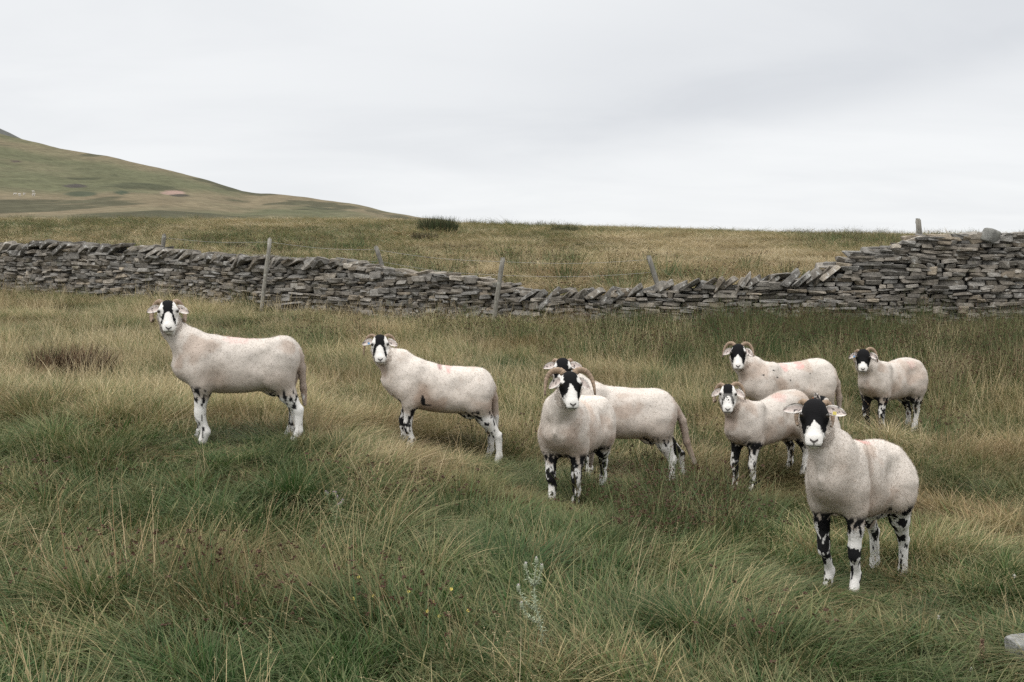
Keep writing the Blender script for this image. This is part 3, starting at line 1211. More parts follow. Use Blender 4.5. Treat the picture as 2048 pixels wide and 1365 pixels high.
    hc[2] += tilt * hc[0] * .6 + drop * .7
    wh = np.array([X0, y]) + (fw * hc[0] + lf * hc[1]) * S
    cang = math.atan2(-wh[1], -wh[0])
    yaw = (cang - th + math.pi) % (2 * math.pi) - math.pi + math.radians(sp.get('hyaw', 0))
    if 'habs' in sp: yaw = math.radians(sp['habs'])
    FR = Frame(hc, yaw, math.radians(sp.get('hpitch', 2)), math.radians(sp.get('hroll', 0)), sp.get('hscale', 1.0))
    nb = T((.26, 0, .60)); nm_ = T((.35, 0, .71))
    at = FR.inv((-.045, 0, -.045))
    n2 = nm_ * .35 + at * .65 + np.array([.01, 0, -.02])
    nk = sp.get('neck', 1.0)
    FD.cone(nb, nm_, .108 * nk, .094 * nk, .10)
    FD.cone(nm_, n2, .092 * nk, .076 * nk, .07)
    FD.cone(n2, at, .075 * nk, .062, .05)
    # skull, brow, jaws, nose, muzzle, chin
    FD.ell((-.005, 0, .034), (.070, .062, .058), .02, FR)
    FD.ell((.028, 0, .030), (.050, .056, .056), .02, FR)
    for s in (1, -1):
        FD.cone((.035, .046 * s, .014), (.030, .052 * s, -.006), .029, .027, .018, FR)
        FD.cone((-.005, .036 * s, -.045), (.070, .017 * s, -.112), .044, .026, .025, FR)
    FD.cone((.045, 0, .008), (.108, 0, -.090), .049, .036, .022, FR)
    FD.ell((.110, 0, -.104), (.042, .047, .037), .015, FR)
    for s in (1, -1):
        FD.ell((.122, .019 * s, -.125), (.028, .024, .020), .012, FR)
    FD.ell((.092, 0, -.142), (.036, .031, .020), .010, FR)
    # --- tail
    tl = [T(p) for p in sp.get('tail', [(-.42, 0, .62), (-.445, 0, .52), (-.458, 0, .37), (-.465, 0, .25)])]
    tr = [.036, .031, .027, .017]
    for i in range(len(tl) - 1):
        FD.cone(tl[i], tl[i + 1], tr[i], tr[i + 1], .02)
    # udder / flank fold
    if not lying:
        FD.ell(T((-.25, 0, .375)), (.075, .065, .06), .05)
    P, Q = FD.polygonise()
    P = relax(P, Q, 2, .5)
    N0, _ = vnormals(P, Q)
    keep_ = np.clip((np.linalg.norm(FR(P), axis=1) - .15) / .08, 0, 1) * np.clip((P[:, 2] - drop - .30) / .12, .25, 1)
    P = P + N0 * (((fbm(P * np.array([7, 7, 6]), sp['seed'] * 5 + 1, 2) - .5) * .022 + (fbm(P * np.array([26, 26, 17]), sp['seed'] * 5 + 3, 2) - .5) * .007) * keep_)[:, None]
    # finer faces on the head
    sp['fine'] = sp.get('fine', sp['seed'] != 9)
    H = FR(P)
    onhead = (H[:, 0] > -.06) & (np.abs(H[:, 1]) < .10) & (H[:, 2] < .105) & (H[:, 2] > -.18) & (np.linalg.norm(H - np.array([.05, 0, -.03]), axis=1) < .15)
    sel = onhead[Q].all(1)
    bm = quad_split(P, Q, sel, None)
    if sp.get('fine'):
        bm.verts.ensure_lookup_table()
        f2 = []
        for fc in bm.faces:
            hh_ = FR(np.array(fc.calc_center_median()))
            if hh_[0] > -.03 and np.linalg.norm(hh_ - np.array([.06, 0, -.03])) < .14:
                f2 += list(fc.edges)
        bmesh.ops.subdivide_edges(bm, edges=list(set(f2)), cuts=1, use_grid_fill=True)
    if sp.get('finelegs'):
        f2 = []
        for fc in bm.faces:
            if fc.calc_center_median().z < .36 and len(fc.verts) == 4:
                f2 += list(fc.edges)
        bmesh.ops.subdivide_edges(bm, edges=list(set(f2)), cuts=1, use_grid_fill=True)
    bm.normal_update()
    me = bpy.data.meshes.new('body')
    bm.to_mesh(me); bm.free()
    n = len(me.vertices)
    P = np.empty(n * 3); me.vertices.foreach_get('co', P); P = P.reshape(-1, 3)
    Nn = np.empty(n * 3); me.vertices.foreach_get('normal', Nn); Nn = Nn.reshape(-1, 3)
    # --- own colours of the coat
    C = np.repeat(CREAM[None], n, 0) * sp.get('tone', 1.0)
    wool = np.ones(n)
    sd = sp['seed'] * 13
    z0 = P[:, 2] - tilt * P[:, 0] - drop
    st_ = smooth01((fbm(P * 7, sd + 1, 3) - .50) / .2)[:, None]
    C = C * (1 - st_ * .26 * np.array([.6, .85, 1.0]))
    # grubby tan grease behind the elbow, on throat and brisket; browner towards the belly
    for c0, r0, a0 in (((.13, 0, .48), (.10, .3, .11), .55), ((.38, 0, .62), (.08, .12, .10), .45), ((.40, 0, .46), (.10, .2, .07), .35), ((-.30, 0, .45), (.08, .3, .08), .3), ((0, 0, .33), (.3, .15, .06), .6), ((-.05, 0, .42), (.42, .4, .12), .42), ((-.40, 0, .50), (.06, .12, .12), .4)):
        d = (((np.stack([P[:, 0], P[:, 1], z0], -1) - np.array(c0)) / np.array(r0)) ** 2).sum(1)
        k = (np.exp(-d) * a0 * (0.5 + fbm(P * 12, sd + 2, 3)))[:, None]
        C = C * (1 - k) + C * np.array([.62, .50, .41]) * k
    # keel marks on the back
    for (c0, r0, a0, pc) in sp.get('marks', []):
        d = (((P - T(np.array(c0) - np.array([0, 0, .03]))) / (np.array(r0) * np.array([1, 1, 1.3]))) ** 2).sum(1) + (fbm(P * 28, sd + 3, 3) - .5) * 1.6
        k = (smooth01((1.0 - d) / .8) * a0)[:, None]
        C = C * (1 - k) + np.array(pc) * k
    # flecks
    fl = fbm(P * np.array([26, 26, 26]), sd + 4, 2)
    k = smooth01((fl - sp.get('fleck', .90)) / .02)[:, None]
    C = C * (1 - k) + BLACK * 1.6 * k
    # lower legs: white with black blotches
    lb = sp.get('legblack', .60)
    tdist = np.min([np.linalg.norm(P - (tl[i] + (tl[i + 1] - tl[i]) * np.clip((P - tl[i]) @ (tl[i + 1] - tl[i]) / ((tl[i + 1] - tl[i]) @ (tl[i + 1] - tl[i])), 0, 1)[:, None]), axis=1) for i in range(3)], axis=0)
    ontail = (tdist < .042) & (np.abs(P[:, 1] - np.interp(P[:, 2], [tl[3][2], tl[0][2]], [tl[3][1], tl[0][1]])) < .038) & (P[:, 0] < -.41)
    ktl = (ontail * .65)[:, None]
    C = C * (1 - ktl) + C * np.array([.55, .47, .42]) * ktl * 1.0
    for (nm, s, a, b, c, foot) in legs:
        near = np.linalg.norm((P - b)[:, :2], axis=1) < .085
        seg = near & (P[:, 2] < a[2] + .02) & (np.sign(P[:, 1] - .0) == s) & ((P[:, 0] > 0) == (nm[0] == 'f'))
        top = .36 if nm[0] == 'f' else .33
        k0 = smooth01((top + (fbm(P * 25, sd + 6, 2) - .5) * .12 - (P[:, 2] - 0 * foot[2])) / .05) * seg
        if nm[0] == 'h':
            hind = (~ontail & (P[:, 0] < -.18) & (np.sign(P[:, 1]) == s) & (P[:, 2] < .37))
            k0 = np.maximum(k0, smooth01((.35 - P[:, 2]) / .04) * hind)
        C = C * (1 - k0[:, None]) + WHITE * k0[:, None]
        inner = -s * Nn[:, 1]
        bl = fbm(P * np.array([44, 44, 19]) + sd, sd + 7 + (s > 0), 3)
        val = bl + sp.get('inleg', .10) * np.clip(inner + .2, 0, 1) * smooth01((P[:, 2] - .02) / .15) + .10 * smooth01((P[:, 2] - .20) / .14) + .06 * np.exp(-((P[:, 2] - b[2]) / .04) ** 2)
        if nm[0] == 'h':
            val = val - .03 - .05 * np.clip(-inner, 0, 1)
        zone = smooth01(((.43 if nm[0] == 'f' else .40) + sp.get('legtop', 0) * np.clip(inner, 0, 1) - P[:, 2]) / .04)
        if nm[0] == 'f':
            reg = seg
        else:
            reg = ~ontail & (P[:, 0] < -.16) & (np.sign(P[:, 1]) == s) & (P[:, 2] < .44 + sp.get('legtop', 0)) & (np.abs(P[:, 1]) > .02)
        k = (smooth01((val - lb) / .025) * zone * reg)[:, None]
        C = C * (1 - k) + BLACK * 1.5 * k
        wool = np.where(seg & (P[:, 2] < .3), .25, wool)
    for (c0, r0) in sp.get('blacks', []):
        d = (((P - T(c0)) / np.array(r0)) ** 2).sum(1) + (fbm(P * 30, sd + 8, 3) - .5) * 2.2
        k = smooth01((1.0 - d) / .25)[:, None]
        C = C * (1 - k) + BLACK * 1.5 * k
    # face
    H = FR(P)
    hx, hy, hz = H.T
    e1 = (fbm(H * 60, sd + 9, 2) - .5)
    e2 = (fbm(H * 150, sd + 10, 2) - .5)
    fc = sp['face']
    ay = np.abs(hy + .004 * math.sin(sd)) + e1 * .016 + e2 * .006
    zz = hz + e1 * .012
    face = smooth01((hx + .040 - np.clip(.03 - hz, 0, 1) * .62 + np.clip(hz - .03, 0, 1) * .5 + e1 * .02) / .008) * smooth01((.165 - np.linalg.norm(H - np.array([.05, 0, -.03]), axis=1)) / .01)
    face *= smooth01((np.interp(hz, [-.17, -.12, -.08, -.03, .0, .1], [.040, .055, .064, .076, .088, .088]) - np.abs(hy) + e1 * .01) / .006)
    bz, bw = zip(*fc['black'])
    b = spl(bz, bw, zz)
    white = WHITE * np.array([1.02, 1.01, 1.0])
    Cf = np.repeat(white[None], n, 0) * (1 + e1 * .15)[:, None]
    kb = smooth01((b - ay) / .008)
    kb *= smooth01((zz - fc.get('cheek', -.105)) / .008)
    for (yy_, z_, ry, rz) in fc.get('white', []):
        d = ((ay - yy_) / ry) ** 2 + ((zz - z_) / rz) ** 2
        kb *= 1 - smooth01((1.05 - d) / .25)
    # white blaze that widens into the muzzle
    mt = fc.get('blaze', .005)
    mw = np.interp(zz, [-.12, -.100, -.08, -.055, min(-.04, mt - .022), max(mt - .018, -.039), mt, mt + .005], [.08, .056, .047, .041, .036, fc.get('btop', .020), .008, -.02])
    kw = smooth01((mw - ay) / .006)
    kb = kb * (1 - kw)
    sp_ = smooth01((fc.get('speck', 0) + e2 * 2.2 + e1) / .15) if fc.get('speck') else None
    if sp_ is not None:
        band = smooth01((zz + .075) / .03) * smooth01((.03 - zz) / .02)
        kb = np.maximum(kb * (1 - band * .2), kb * 0 + sp_ * band * smooth01((.045 - ay) / .01))
    Cf = Cf * (1 - kb[:, None]) + BLACK * kb[:, None]
    # eye rim, nostril slits, mouth
    ex = np.exp(-(((np.abs(hy) - .066) / .013) ** 2 + ((hz - .010) / .011) ** 2))
    Cf = Cf * (1 - np.clip(ex * 1.1, 0, .85)[:, None]) + np.array([.03, .026, .024]) * np.clip(ex * 1.1, 0, .85)[:, None]
    ya = np.abs(hy)
    tip = hx > .105
    vee = smooth01((.0056 + ya * .09 - np.abs((hz + .112) - (ya - .004) * .52)) / .0018) * (ya < .0215) * tip
    stem = smooth01((.0030 - ya) / .001) * (hz < -.108) * (hz > -.134) * tip
    pad = smooth01((.0145 - ya * .9 - np.abs(hz + .114)) / .003) * (hz < -.108) * tip * .75
    mouth = smooth01((.0036 - np.abs(hz + .1385 - ya * .10 + ya ** 2 * 4)) / .0014) * (ya < .037) * (hx > .07)
    if sp.get('mouthopen'):
        mouth = np.maximum(mouth, smooth01((.008 - np.abs(hz + .140)) / .003) * (ya < .02) * (hx > .09))
    dk = np.maximum.reduce([vee, stem, pad, mouth])[:, None]
    Cf = Cf * (1 - dk * .93) + np.array([.035, .028, .027]) * dk * .93
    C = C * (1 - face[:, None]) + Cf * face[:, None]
    wool = np.where(face > .5, .15, wool)
    me.polygons.foreach_set('use_smooth', np.ones(len(me.polygons), bool))
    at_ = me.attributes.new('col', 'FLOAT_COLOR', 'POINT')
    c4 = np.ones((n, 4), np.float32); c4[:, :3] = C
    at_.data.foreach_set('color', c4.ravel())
    at2 = me.attributes.new('wool', 'FLOAT', 'POINT')
    at2.data.foreach_set('value', wool.astype(np.float32))
    me.materials.append(WOOL)
    body = bpy.data.objects.new('body', me)
    COL.objects.link(body); body.parent = root
    # --- short fibres of the shorn fleece
    nh = sp.get('hairs', 16000)
    wsel = np.nonzero((face < .3) & (P[:, 2] > .30 + drop))[0]
    dens = np.ones(len(wsel))
    dens[np.linalg.norm(H[wsel], axis=1) < .12] = .35
    pick = rs.choice(wsel, nh, p=dens / dens.sum())
    hl = sp.get('hairlen', .0068)
    base = P[pick] + rs.normal(0, h * .35, (nh, 3))
    nn = Nn[pick]
    base -= nn * .001
    g = np.array([-.55, 0, -.75])
    tang = g - nn * (nn @ g)[:, None]
    d = nn * .34 + tang * .70 + rs.normal(0, .30, (nh, 3))
    d /= np.linalg.norm(d, axis=1)[:, None]
    ln = hl * rs.uniform(.5, 1.25, nh)[:, None]
    sd_ = np.cross(d, nn + rs.normal(0, .35, (nh, 3))); sd_ /= np.linalg.norm(sd_, axis=1)[:, None]
    wd = sp.get('hairw', .0017)
    sd_ *= np.sign(np.einsum('ij,ij->i', np.cross(sd_, d), nn))[:, None]
    V = np.stack([base - sd_ * wd, base + sd_ * wd, base + d * ln], 1).reshape(-1, 3)
    hc_ = np.repeat(C[pick] * rs.uniform(.90, 1.08, (nh, 1)), 3, 0)
    fo = mesh_obj('fleece', V, np.arange(nh * 3).reshape(-1, 3), FLEECE, root, True, {'col': hc_})
    # --- eyes, ears, horns, tags
    if 'noeyes' not in sp:
        for s in (1, -1):
            bm = bmesh.new()
            bmesh.ops.create_uvsphere(bm, u_segments=14, v_segments=10, radius=.0135 * FR.s)
            me2 = bpy.data.meshes.new('eye'); bm.to_mesh(me2); bm.free()
            me2.polygons.foreach_set('use_smooth', np.ones(len(me2.polygons), bool))
            me2.materials.append(EYE)
            o = bpy.data.objects.new('eye', me2); COL.objects.link(o); o.parent = root
            o.location = Vector(FR.inv((.0495, .0655 * s, .010)))
    dr = sp.get('ears', (.20, .20)); fwd = sp.get('earfwd', .15)
    for s, dd in ((1, dr[0]), (-1, dr[1])):
        o, tip, fr_ = make_ear(s, FR, root, dd, fwd, sp['seed'], sp.get('earlen', .100), sp.get('eardirt', 0))
        tg = sp.get('tags', {}).get(s)
        if tg:
            mb = MB()
            a, d_, n_ = fr_
            q = []
            for zq in (.0015, -.0015):
                for (e, f) in ((-.009, -.002), (.009, -.002), (.010, .016), (-.010, .016)):
                    q.append(FR.inv(tip + a * e + d_ * f + n_ * (zq + .008)))
            mb.add(q, [(0, 1, 2, 3), (7, 6, 5, 4), (0, 4, 5, 1), (1, 5, 6, 2), (2, 6, 7, 3), (3, 7, 4, 0)])
            tag(mb.build('ear_tag', TAGS[tg], root, False), tg + ' plastic ear tag')
    hk_ = sp.get('horns', ('arc', 'arc'))
    for s, kd in ((1, hk_[0]), (-1, hk_[1])):
        if kd: 
            make_horn(kd, s, FR, root, S)
    if sp.get('hooves'):
        for (nm, s, a, b, c, foot) in legs:
            mb = MB()
            for e in (1, -1):
                mb.tube([foot + np.array([.012, .012 * e, .026]), foot + np.array([.022, .013 * e, .012]), foot + np.array([.036, .013 * e, .001])], [.0145, .0165, .012], 8, (.30, .27, .23))
            mb.build('hoof', HOOF, root)
    tag(root, sp['label'], 'sheep', 'shorn sheep watching from the rough grass')
    return root


FACE_FULL = {'black': [(-.14, .075), (-.09, .082), (-.03, .09), (.03, .09), (.10, .09)], 'blaze': -.005, 'btop': .018, 'cheek': -.118}
SHEEP = [
    dict(seed=1, at=(474, 7.1), heading=186, scale=1.0, legk=1.05, tone=.93, head=(.475, .01, .93), hscale=.93, back=[.0, -.012, .012, 0], hairs=26000,
         face={'black': [(-.14, .052), (-.10, .060), (-.06, .056), (-.02, .048), (.02, .040), (.06, .040), (.10, .050)], 'blaze': .012, 'btop': .026, 'cheek': -.125, 'white': [(.085, -.02, .034, .03)]},
         horns=('curl', 'curl'), ears=(.30, .18), earfwd=.35, legblack=.585, inleg=.02,
         feet={'fl': (-.01, 0), 'fr': (.05, 0), 'hl': (.0, 0), 'hr': (.07, 0)},
         marks=[((-.02, 0, .77), (.15, .16, .05), .22, PINK), ((.06, .0, .77), (.015, .05, .04), .6, (.25, .12, .09))],
         label='large sheep standing side-on furthest to the left, black only on its forehead'),
    dict(seed=2, at=(878, 8.05), heading=187, scale=1.0, tone=1.06, head=(.475, .0, .862), hscale=.93, back=[.01, .0, .008, 0], hairs=24000,
         face={'black': [(-.14, .060), (-.10, .066), (-.06, .064), (-.02, .054), (.02, .044), (.06, .044), (.10, .056)], 'blaze': .010, 'btop': .026, 'cheek': -.120, 'white': [(.085, -.03, .028, .02)]},
         horns=('thin', 'thin'), ears=(.30, .15), earfwd=.25, tags={-1: 'blue'}, legblack=.59, inleg=.12, legtop=.10,
         feet={'fl': (.0, 0), 'fr': (.06, 0), 'hl': (-.05, 0), 'hr': (.0, 0)},
         marks=[((.00, .04, .77), (.022, .10, .06), .75, (.30, .17, .16)), ((-.07, .05, .76), (.03, .09, .06), .5, PINK)],
         blacks=[((.14, .17, .43), (.022, .05, .05)), ((.10, .17, .41), (.03, .04, .012)), ((-.05, .10, .335), (.07, .07, .015)), ((.33, .12, .40), (.02, .05, .03))],
         label='sheep standing side-on second from the left with a dark smudge on its back'),
    dict(seed=3, at=(1151, 7.0), heading=249, scale=1.0, tone=1.10, head=(.47, .11, .895), dz=-.06, back=[0, 0, 0, 0], hairs=30000, grid=.009, hscale=.98, hyaw=9,
         face={'black': [(-.14, .060), (-.09, .078), (-.04, .080), (0, .078), (.03, .052), (.06, .050), (.10, .060)], 'blaze': .020, 'btop': .016, 'cheek': -.118, 'white': [(.068, .035, .018, .022)]},
         horns=('big', 'big'), ears=(.55, .45), earfwd=.25, legblack=.57, inleg=.14, fat=.95, feet={'fl': (0, .0), 'fr': (.03, .01), 'hl': (.02, 0), 'hr': (.1, .02)},
         tail=[(-.43, 0, .62), (-.475, 0, .52), (-.49, -.01, .36), (-.46, -.02, .20)], marks=[((.18, -.1, .72), (.07, .08, .05), .25, (.55, .40, .28))],
         label='sheep facing the camera with the widest ridged horns, in front of another'),
    dict(seed=4, at=(1238, 8.05), heading=183, scale=1.06, tone=1.02, head=(.43, .0, .855), hscale=.95, back=[0, 0, 0, 0], hairs=22000,
         face={'black': [(-.14, .06), (-.09, .07), (-.04, .075), (0, .070), (.03, .052), (.06, .052), (.10, .062)], 'blaze': .0, 'cheek': -.118, 'white': [(.08, .03, .026, .025)]},
         horns=('tight', 'tight'), ears=(.05, .10), earfwd=.3, legblack=.60, inleg=.16, feet={'fl': (0, 0), 'fr': (.05, 0), 'hl': (.03, 0), 'hr': (-.10, 0)},
         tail=[(-.43, 0, .63), (-.50, 0, .52), (-.535, 0, .36), (-.60, 0, .20)],
         label='side-on sheep whose head shows just above the horned one before it'),
    dict(seed=5, at=(1576, 9.0), heading=189, scale=1.0, tone=1.0, head=(.465, .0, .84), hscale=.93, back=[.015, .02, -.01, 0], hairs=20000,
         face={'black': [(-.14, .070), (-.09, .074), (-.03, .078), (.02, .076), (.045, .062), (.10, .064)], 'blaze': -.002, 'btop': .020, 'cheek': -.118, 'white': [(.075, .03, .016, .012)]},
         horns=('arc', 'arc'), ears=(.50, .42), earfwd=.2, legblack=.56, inleg=.1, fleck=.86,
         tail=[(-.43, 0, .64), (-.49, 0, .54), (-.515, 0, .40), (-.52, 0, .25)],
         marks=[((.06, .07, .74), (.04, .09, .06), .5, PINK), ((-.08, .07, .75), (.045, .10, .06), .55, PINK)], blacks=[((.16, .17, .63), (.009, .05, .009))],
         label='side-on sheep at the back with two pink marks, partly behind smaller sheep'),
    dict(seed=6, at=(1536, 7.95), heading=213, scale=.93, tone=.94, head=(.46, .0, .835), hscale=.95, back=[.02, .02, -.02, 0], hairs=22000, fat=.92, neck=.9,
         face={'black': [(-.14, .045), (-.10, .055), (-.06, .058), (-.02, .050), (.02, .042), (.06, .042), (.10, .050)], 'blaze': .0, 'btop': .03, 'cheek': -.11, 'speck': -.28, 'white': [(.085, -.03, .032, .04)]},
         horns=('arc', 'curl'), ears=(.42, .42), earfwd=.2, legblack=.53, inleg=.2, legtop=.08, feet={'fl': (0, 0), 'fr': (.03, 0), 'hl': (.03, 0), 'hr': (0, 0)},
         marks=[((-.1, .05, .77), (.10, .10, .04), .25, PINK)],
         label='slender sheep with a grey speckled face between the horned and nearest sheep'),
    dict(seed=7, at=(1784, 10.2), heading=214, scale=.99, tone=.96, head=(.45, .0, .815), hscale=.94, tilt=-.07, back=[.02, .025, -.01, 0], hairs=18000, fat=.88,
         face={'black': [(-.14, .07), (-.09, .080), (-.03, .085), (.03, .09), (.10, .09)], 'blaze': -.035, 'btop': .018, 'cheek': -.125},
         horns=('arc', 'tight'), ears=(.30, .35), earfwd=.2, eardirt=.1, tags={-1: 'blue'}, legblack=.52, inleg=.2, mouthopen=True, feet={'hr': (-.05, 0), 'hl': (.12, 0)},
         marks=[((-.2, .1, .74), (.06, .06, .05), .22, PINK)],
         label='smallest looking sheep at the far right edge with a mostly black face'),
    dict(seed=8, at=(1722, 5.2), heading=229, legk=.90, scale=.975, dz=.05, tone=1.03, head=(.455, -.045, .905), back=[.03, .02, .01, 0], hairs=70000, hairlen=.0075, hairw=.0013, grid=.007, fine=True, finelegs=True, fat=.80, neck=.93,
         face=dict(FACE_FULL, white=[(.075, .040, .008, .016)]), hooves=True, hscale=.94,
         horns=('tight', 'tight'), ears=(.06, -.02), earfwd=.15, earlen=.105, tags={1: 'yellow'}, legblack=.565, inleg=.12, feet={'fl': (-.065, -.01), 'fr': (-.11, .0), 'hl': (-.05, 0), 'hr': (-.12, .0)},
         tail=[(-.42, -.01, .62), (-.445, -.055, .50), (-.435, -.085, .37), (-.42, -.09, .25)],
         marks=[((-.05, .0, .77), (.11, .06, .05), .6, PINK)],
         label='nearest sheep, black head with level white ears and white muzzle'),
    dict(seed=9, at=(1703, 7.1), heading=90, scale=.95, tone=.9, lying=True, head=(.43, .08, .925), habs=50, hpitch=10, hairs=6000, grid=.012, noeyes=True,
         face=dict(FACE_FULL), horns=(None, None), ears=(-1.25, .3), earfwd=-.1, eardirt=.35, tags={1: 'orange'},
         label='hidden sheep behind the nearest one, only its dark tagged ear showing'),
]
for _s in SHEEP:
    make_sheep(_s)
# ------------------------------------------------------------------ grass
def grass_material(name, ramp, tipcol, transl=0.30, own=False):
    m, N, out = material(name)
    br = N.attr('br').outputs['Fac']
    bt = N.attr('bt').outputs['Fac']
    tint = N.attr('tint', 'INSTANCER').outputs['Fac']
    val = N.attr('val', 'INSTANCER').outputs['Fac']
    s = N.math('ADD', tint, N.math('MULTIPLY', N.math('SUBTRACT', br, 0.5), 0.75), clamp=True)
    c = N.ramp(s, ramp)
    c = N.mix(N.math('MULTIPLY', N.ramp(bt, [(0.55, 0.0), (1.0, 1.0)]), 0.35), c, tipcol)
    c = N.mix(1.0, c, N.ramp(val, [(0.0, 0.55), (0.5, 1.0), (1.0, 1.5)]), 'MULTIPLY')
    rust = N.attr('rust', 'INSTANCER').outputs['Fac']
    c = N.mix(N.math('MULTIPLY', rust, 0.7), c, (.185, .098, .045))
    if own:
        ow = N.attr('own').outputs['Fac']
        c = N.mix(ow, c, (.060, .028, .016))
    b = N.add('ShaderNodeBsdfPrincipled', {'Base Color': c, 'Roughness': 0.65, 'Specular IOR Level': 0.25})
    t = N.add('ShaderNodeBsdfTranslucent', {'Color': c})
    mx = N.add('ShaderNodeMixShader', {0: transl, 1: b.outputs[0], 2: t.outputs[0]})
    N.set(out, 'Surface', mx.outputs[0])
    return m


GRASS_RAMP = [(0.0, (.030, .072, .017)), (0.25, (.068, .112, .032)), (0.45, (.155, .165, .068)), (0.62, (.30, .245, .125)), (0.82, (.40, .32, .18)), (1.0, (.50, .42, .27))]
RUSH_RAMP = [(0.0, (.030, .064, .022)), (0.4, (.070, .112, .040)), (0.65, (.160, .155, .070)), (0.85, (.24, .19, .10)), (1.0, (.34, .28, .18))]
GRASS_MAT = grass_material('meadow_grass', GRASS_RAMP, (.33, .28, .17))
RUSH_MAT = grass_material('soft_rush', RUSH_RAMP, (.16, .11, .055), 0.15, True)


def blades(r, n, R, Lr, w, lean, curl, up=1.0, seg=4, outw=.55, pw=.6, jit=.45):
    """n tapered bent blades springing from a patch; returns verts, faces, per blade random, height fraction, head mask"""
    ang = r.uniform(0, 2 * np.pi, n); rad = R * r.uniform(0, 1, n) ** pw
    bx, by = rad * np.cos(ang), rad * np.sin(ang)
    L = r.uniform(Lr[0], Lr[1], n)
    # direction of bend: outward from the middle of the tuft plus the common lean along +x
    dirx = np.cos(ang) * outw * rad / R + lean + r.normal(0, jit, n)
    diry = np.sin(ang) * outw * rad / R + r.normal(0, jit, n)
    dl = np.hypot(dirx, diry) + 1e-6
    bend = np.minimum(dl, 1.3) * curl * r.uniform(.5, 1.4, n)
    dirx /= dl; diry /= dl
    th0 = np.abs(r.normal(0, .16, n)) + bend * .25
    t = np.linspace(0, 1, seg + 1)
    V = np.zeros((n, seg + 1, 2, 3))
    px_, pz = np.zeros(n), np.zeros(n)
    sx, sy = -diry, dirx
    tw = r.uniform(-.9, .9, n)
    wx = sx * np.cos(tw) + dirx * np.sin(tw); wy = sy * np.cos(tw) + diry * np.sin(tw)
    wv = w * r.uniform(.7, 1.4, n)
    for i in range(seg + 1):
        if i:
            th = th0 + bend * (t[i] - .5 / seg) ** 1.3
            px_ = px_ + L / seg * np.sin(th)
            pz = pz + L / seg * np.cos(th) * up
        ww = wv * (1 - t[i] ** 2.2) + .0002
        cx, cy = bx + px_ * dirx, by + px_ * diry
        for k, sg in ((0, -1), (1, 1)):
            V[:, i, k, 0] = cx + wx * ww * sg
            V[:, i, k, 1] = cy + wy * ww * sg
            V[:, i, k, 2] = pz - .015
    base = (np.arange(n) * (seg + 1) * 2)[:, None, None]
    i = np.arange(seg)[None, :, None] * 2
    Fq = base + i + np.array([0, 1, 3, 2])[None, None]
    br = np.repeat(r.uniform(0, 1, n), (seg + 1) * 2)
    bt = np.tile(np.repeat(t, 2), n)
    return V.reshape(-1, 3), Fq.reshape(-1, 4), br, bt, V, L


def add_heads(r, V, frac, size, at=.78, long=1.0):
    """small clustered seed heads on some of the stems"""
    n, s1 = V.shape[0], V.shape[1]
    vs, fs = [], []
    for k in np.nonzero(r.uniform(0, 1, n) < frac)[0]:
        f = at * (s1 - 1); i = int(min(f, s1 - 2)); w = f - i
        c = V[k, i].mean(0) * (1 - w) + V[k, i + 1].mean(0) * w
        ax = V[k, i + 1].mean(0) - V[k, i].mean(0); ax /= np.linalg.norm(ax)
        for m in range(9):
            d = r.normal(0, 1, 3); d /= np.linalg.norm(d)
            o = c + d * size * .55 + ax * size * long * r.uniform(-1, 1)
            e = np.cross(d, r.normal(0, 1, 3)); e /= np.linalg.norm(e)
            b = len(vs)
            vs += [o - e * size * .35, o + d * size * .6, o + e * size * .35, o - d * size * .5]
            fs.append((b, b + 1, b + 2, b + 3))
    return np.array(vs).reshape(-1, 3), np.array(fs, int).reshape(-1, 4)


TUFTS = bpy.data.collections.new('tuft_shapes')


def tuft(name, mat, V, Fq, br, bt, own=None):
    at = {'br': br, 'bt': bt}
    if own is not None: at['own'] = own
    o = mesh_obj(name, V, Fq, mat, None, True, at, link=False)
    return o


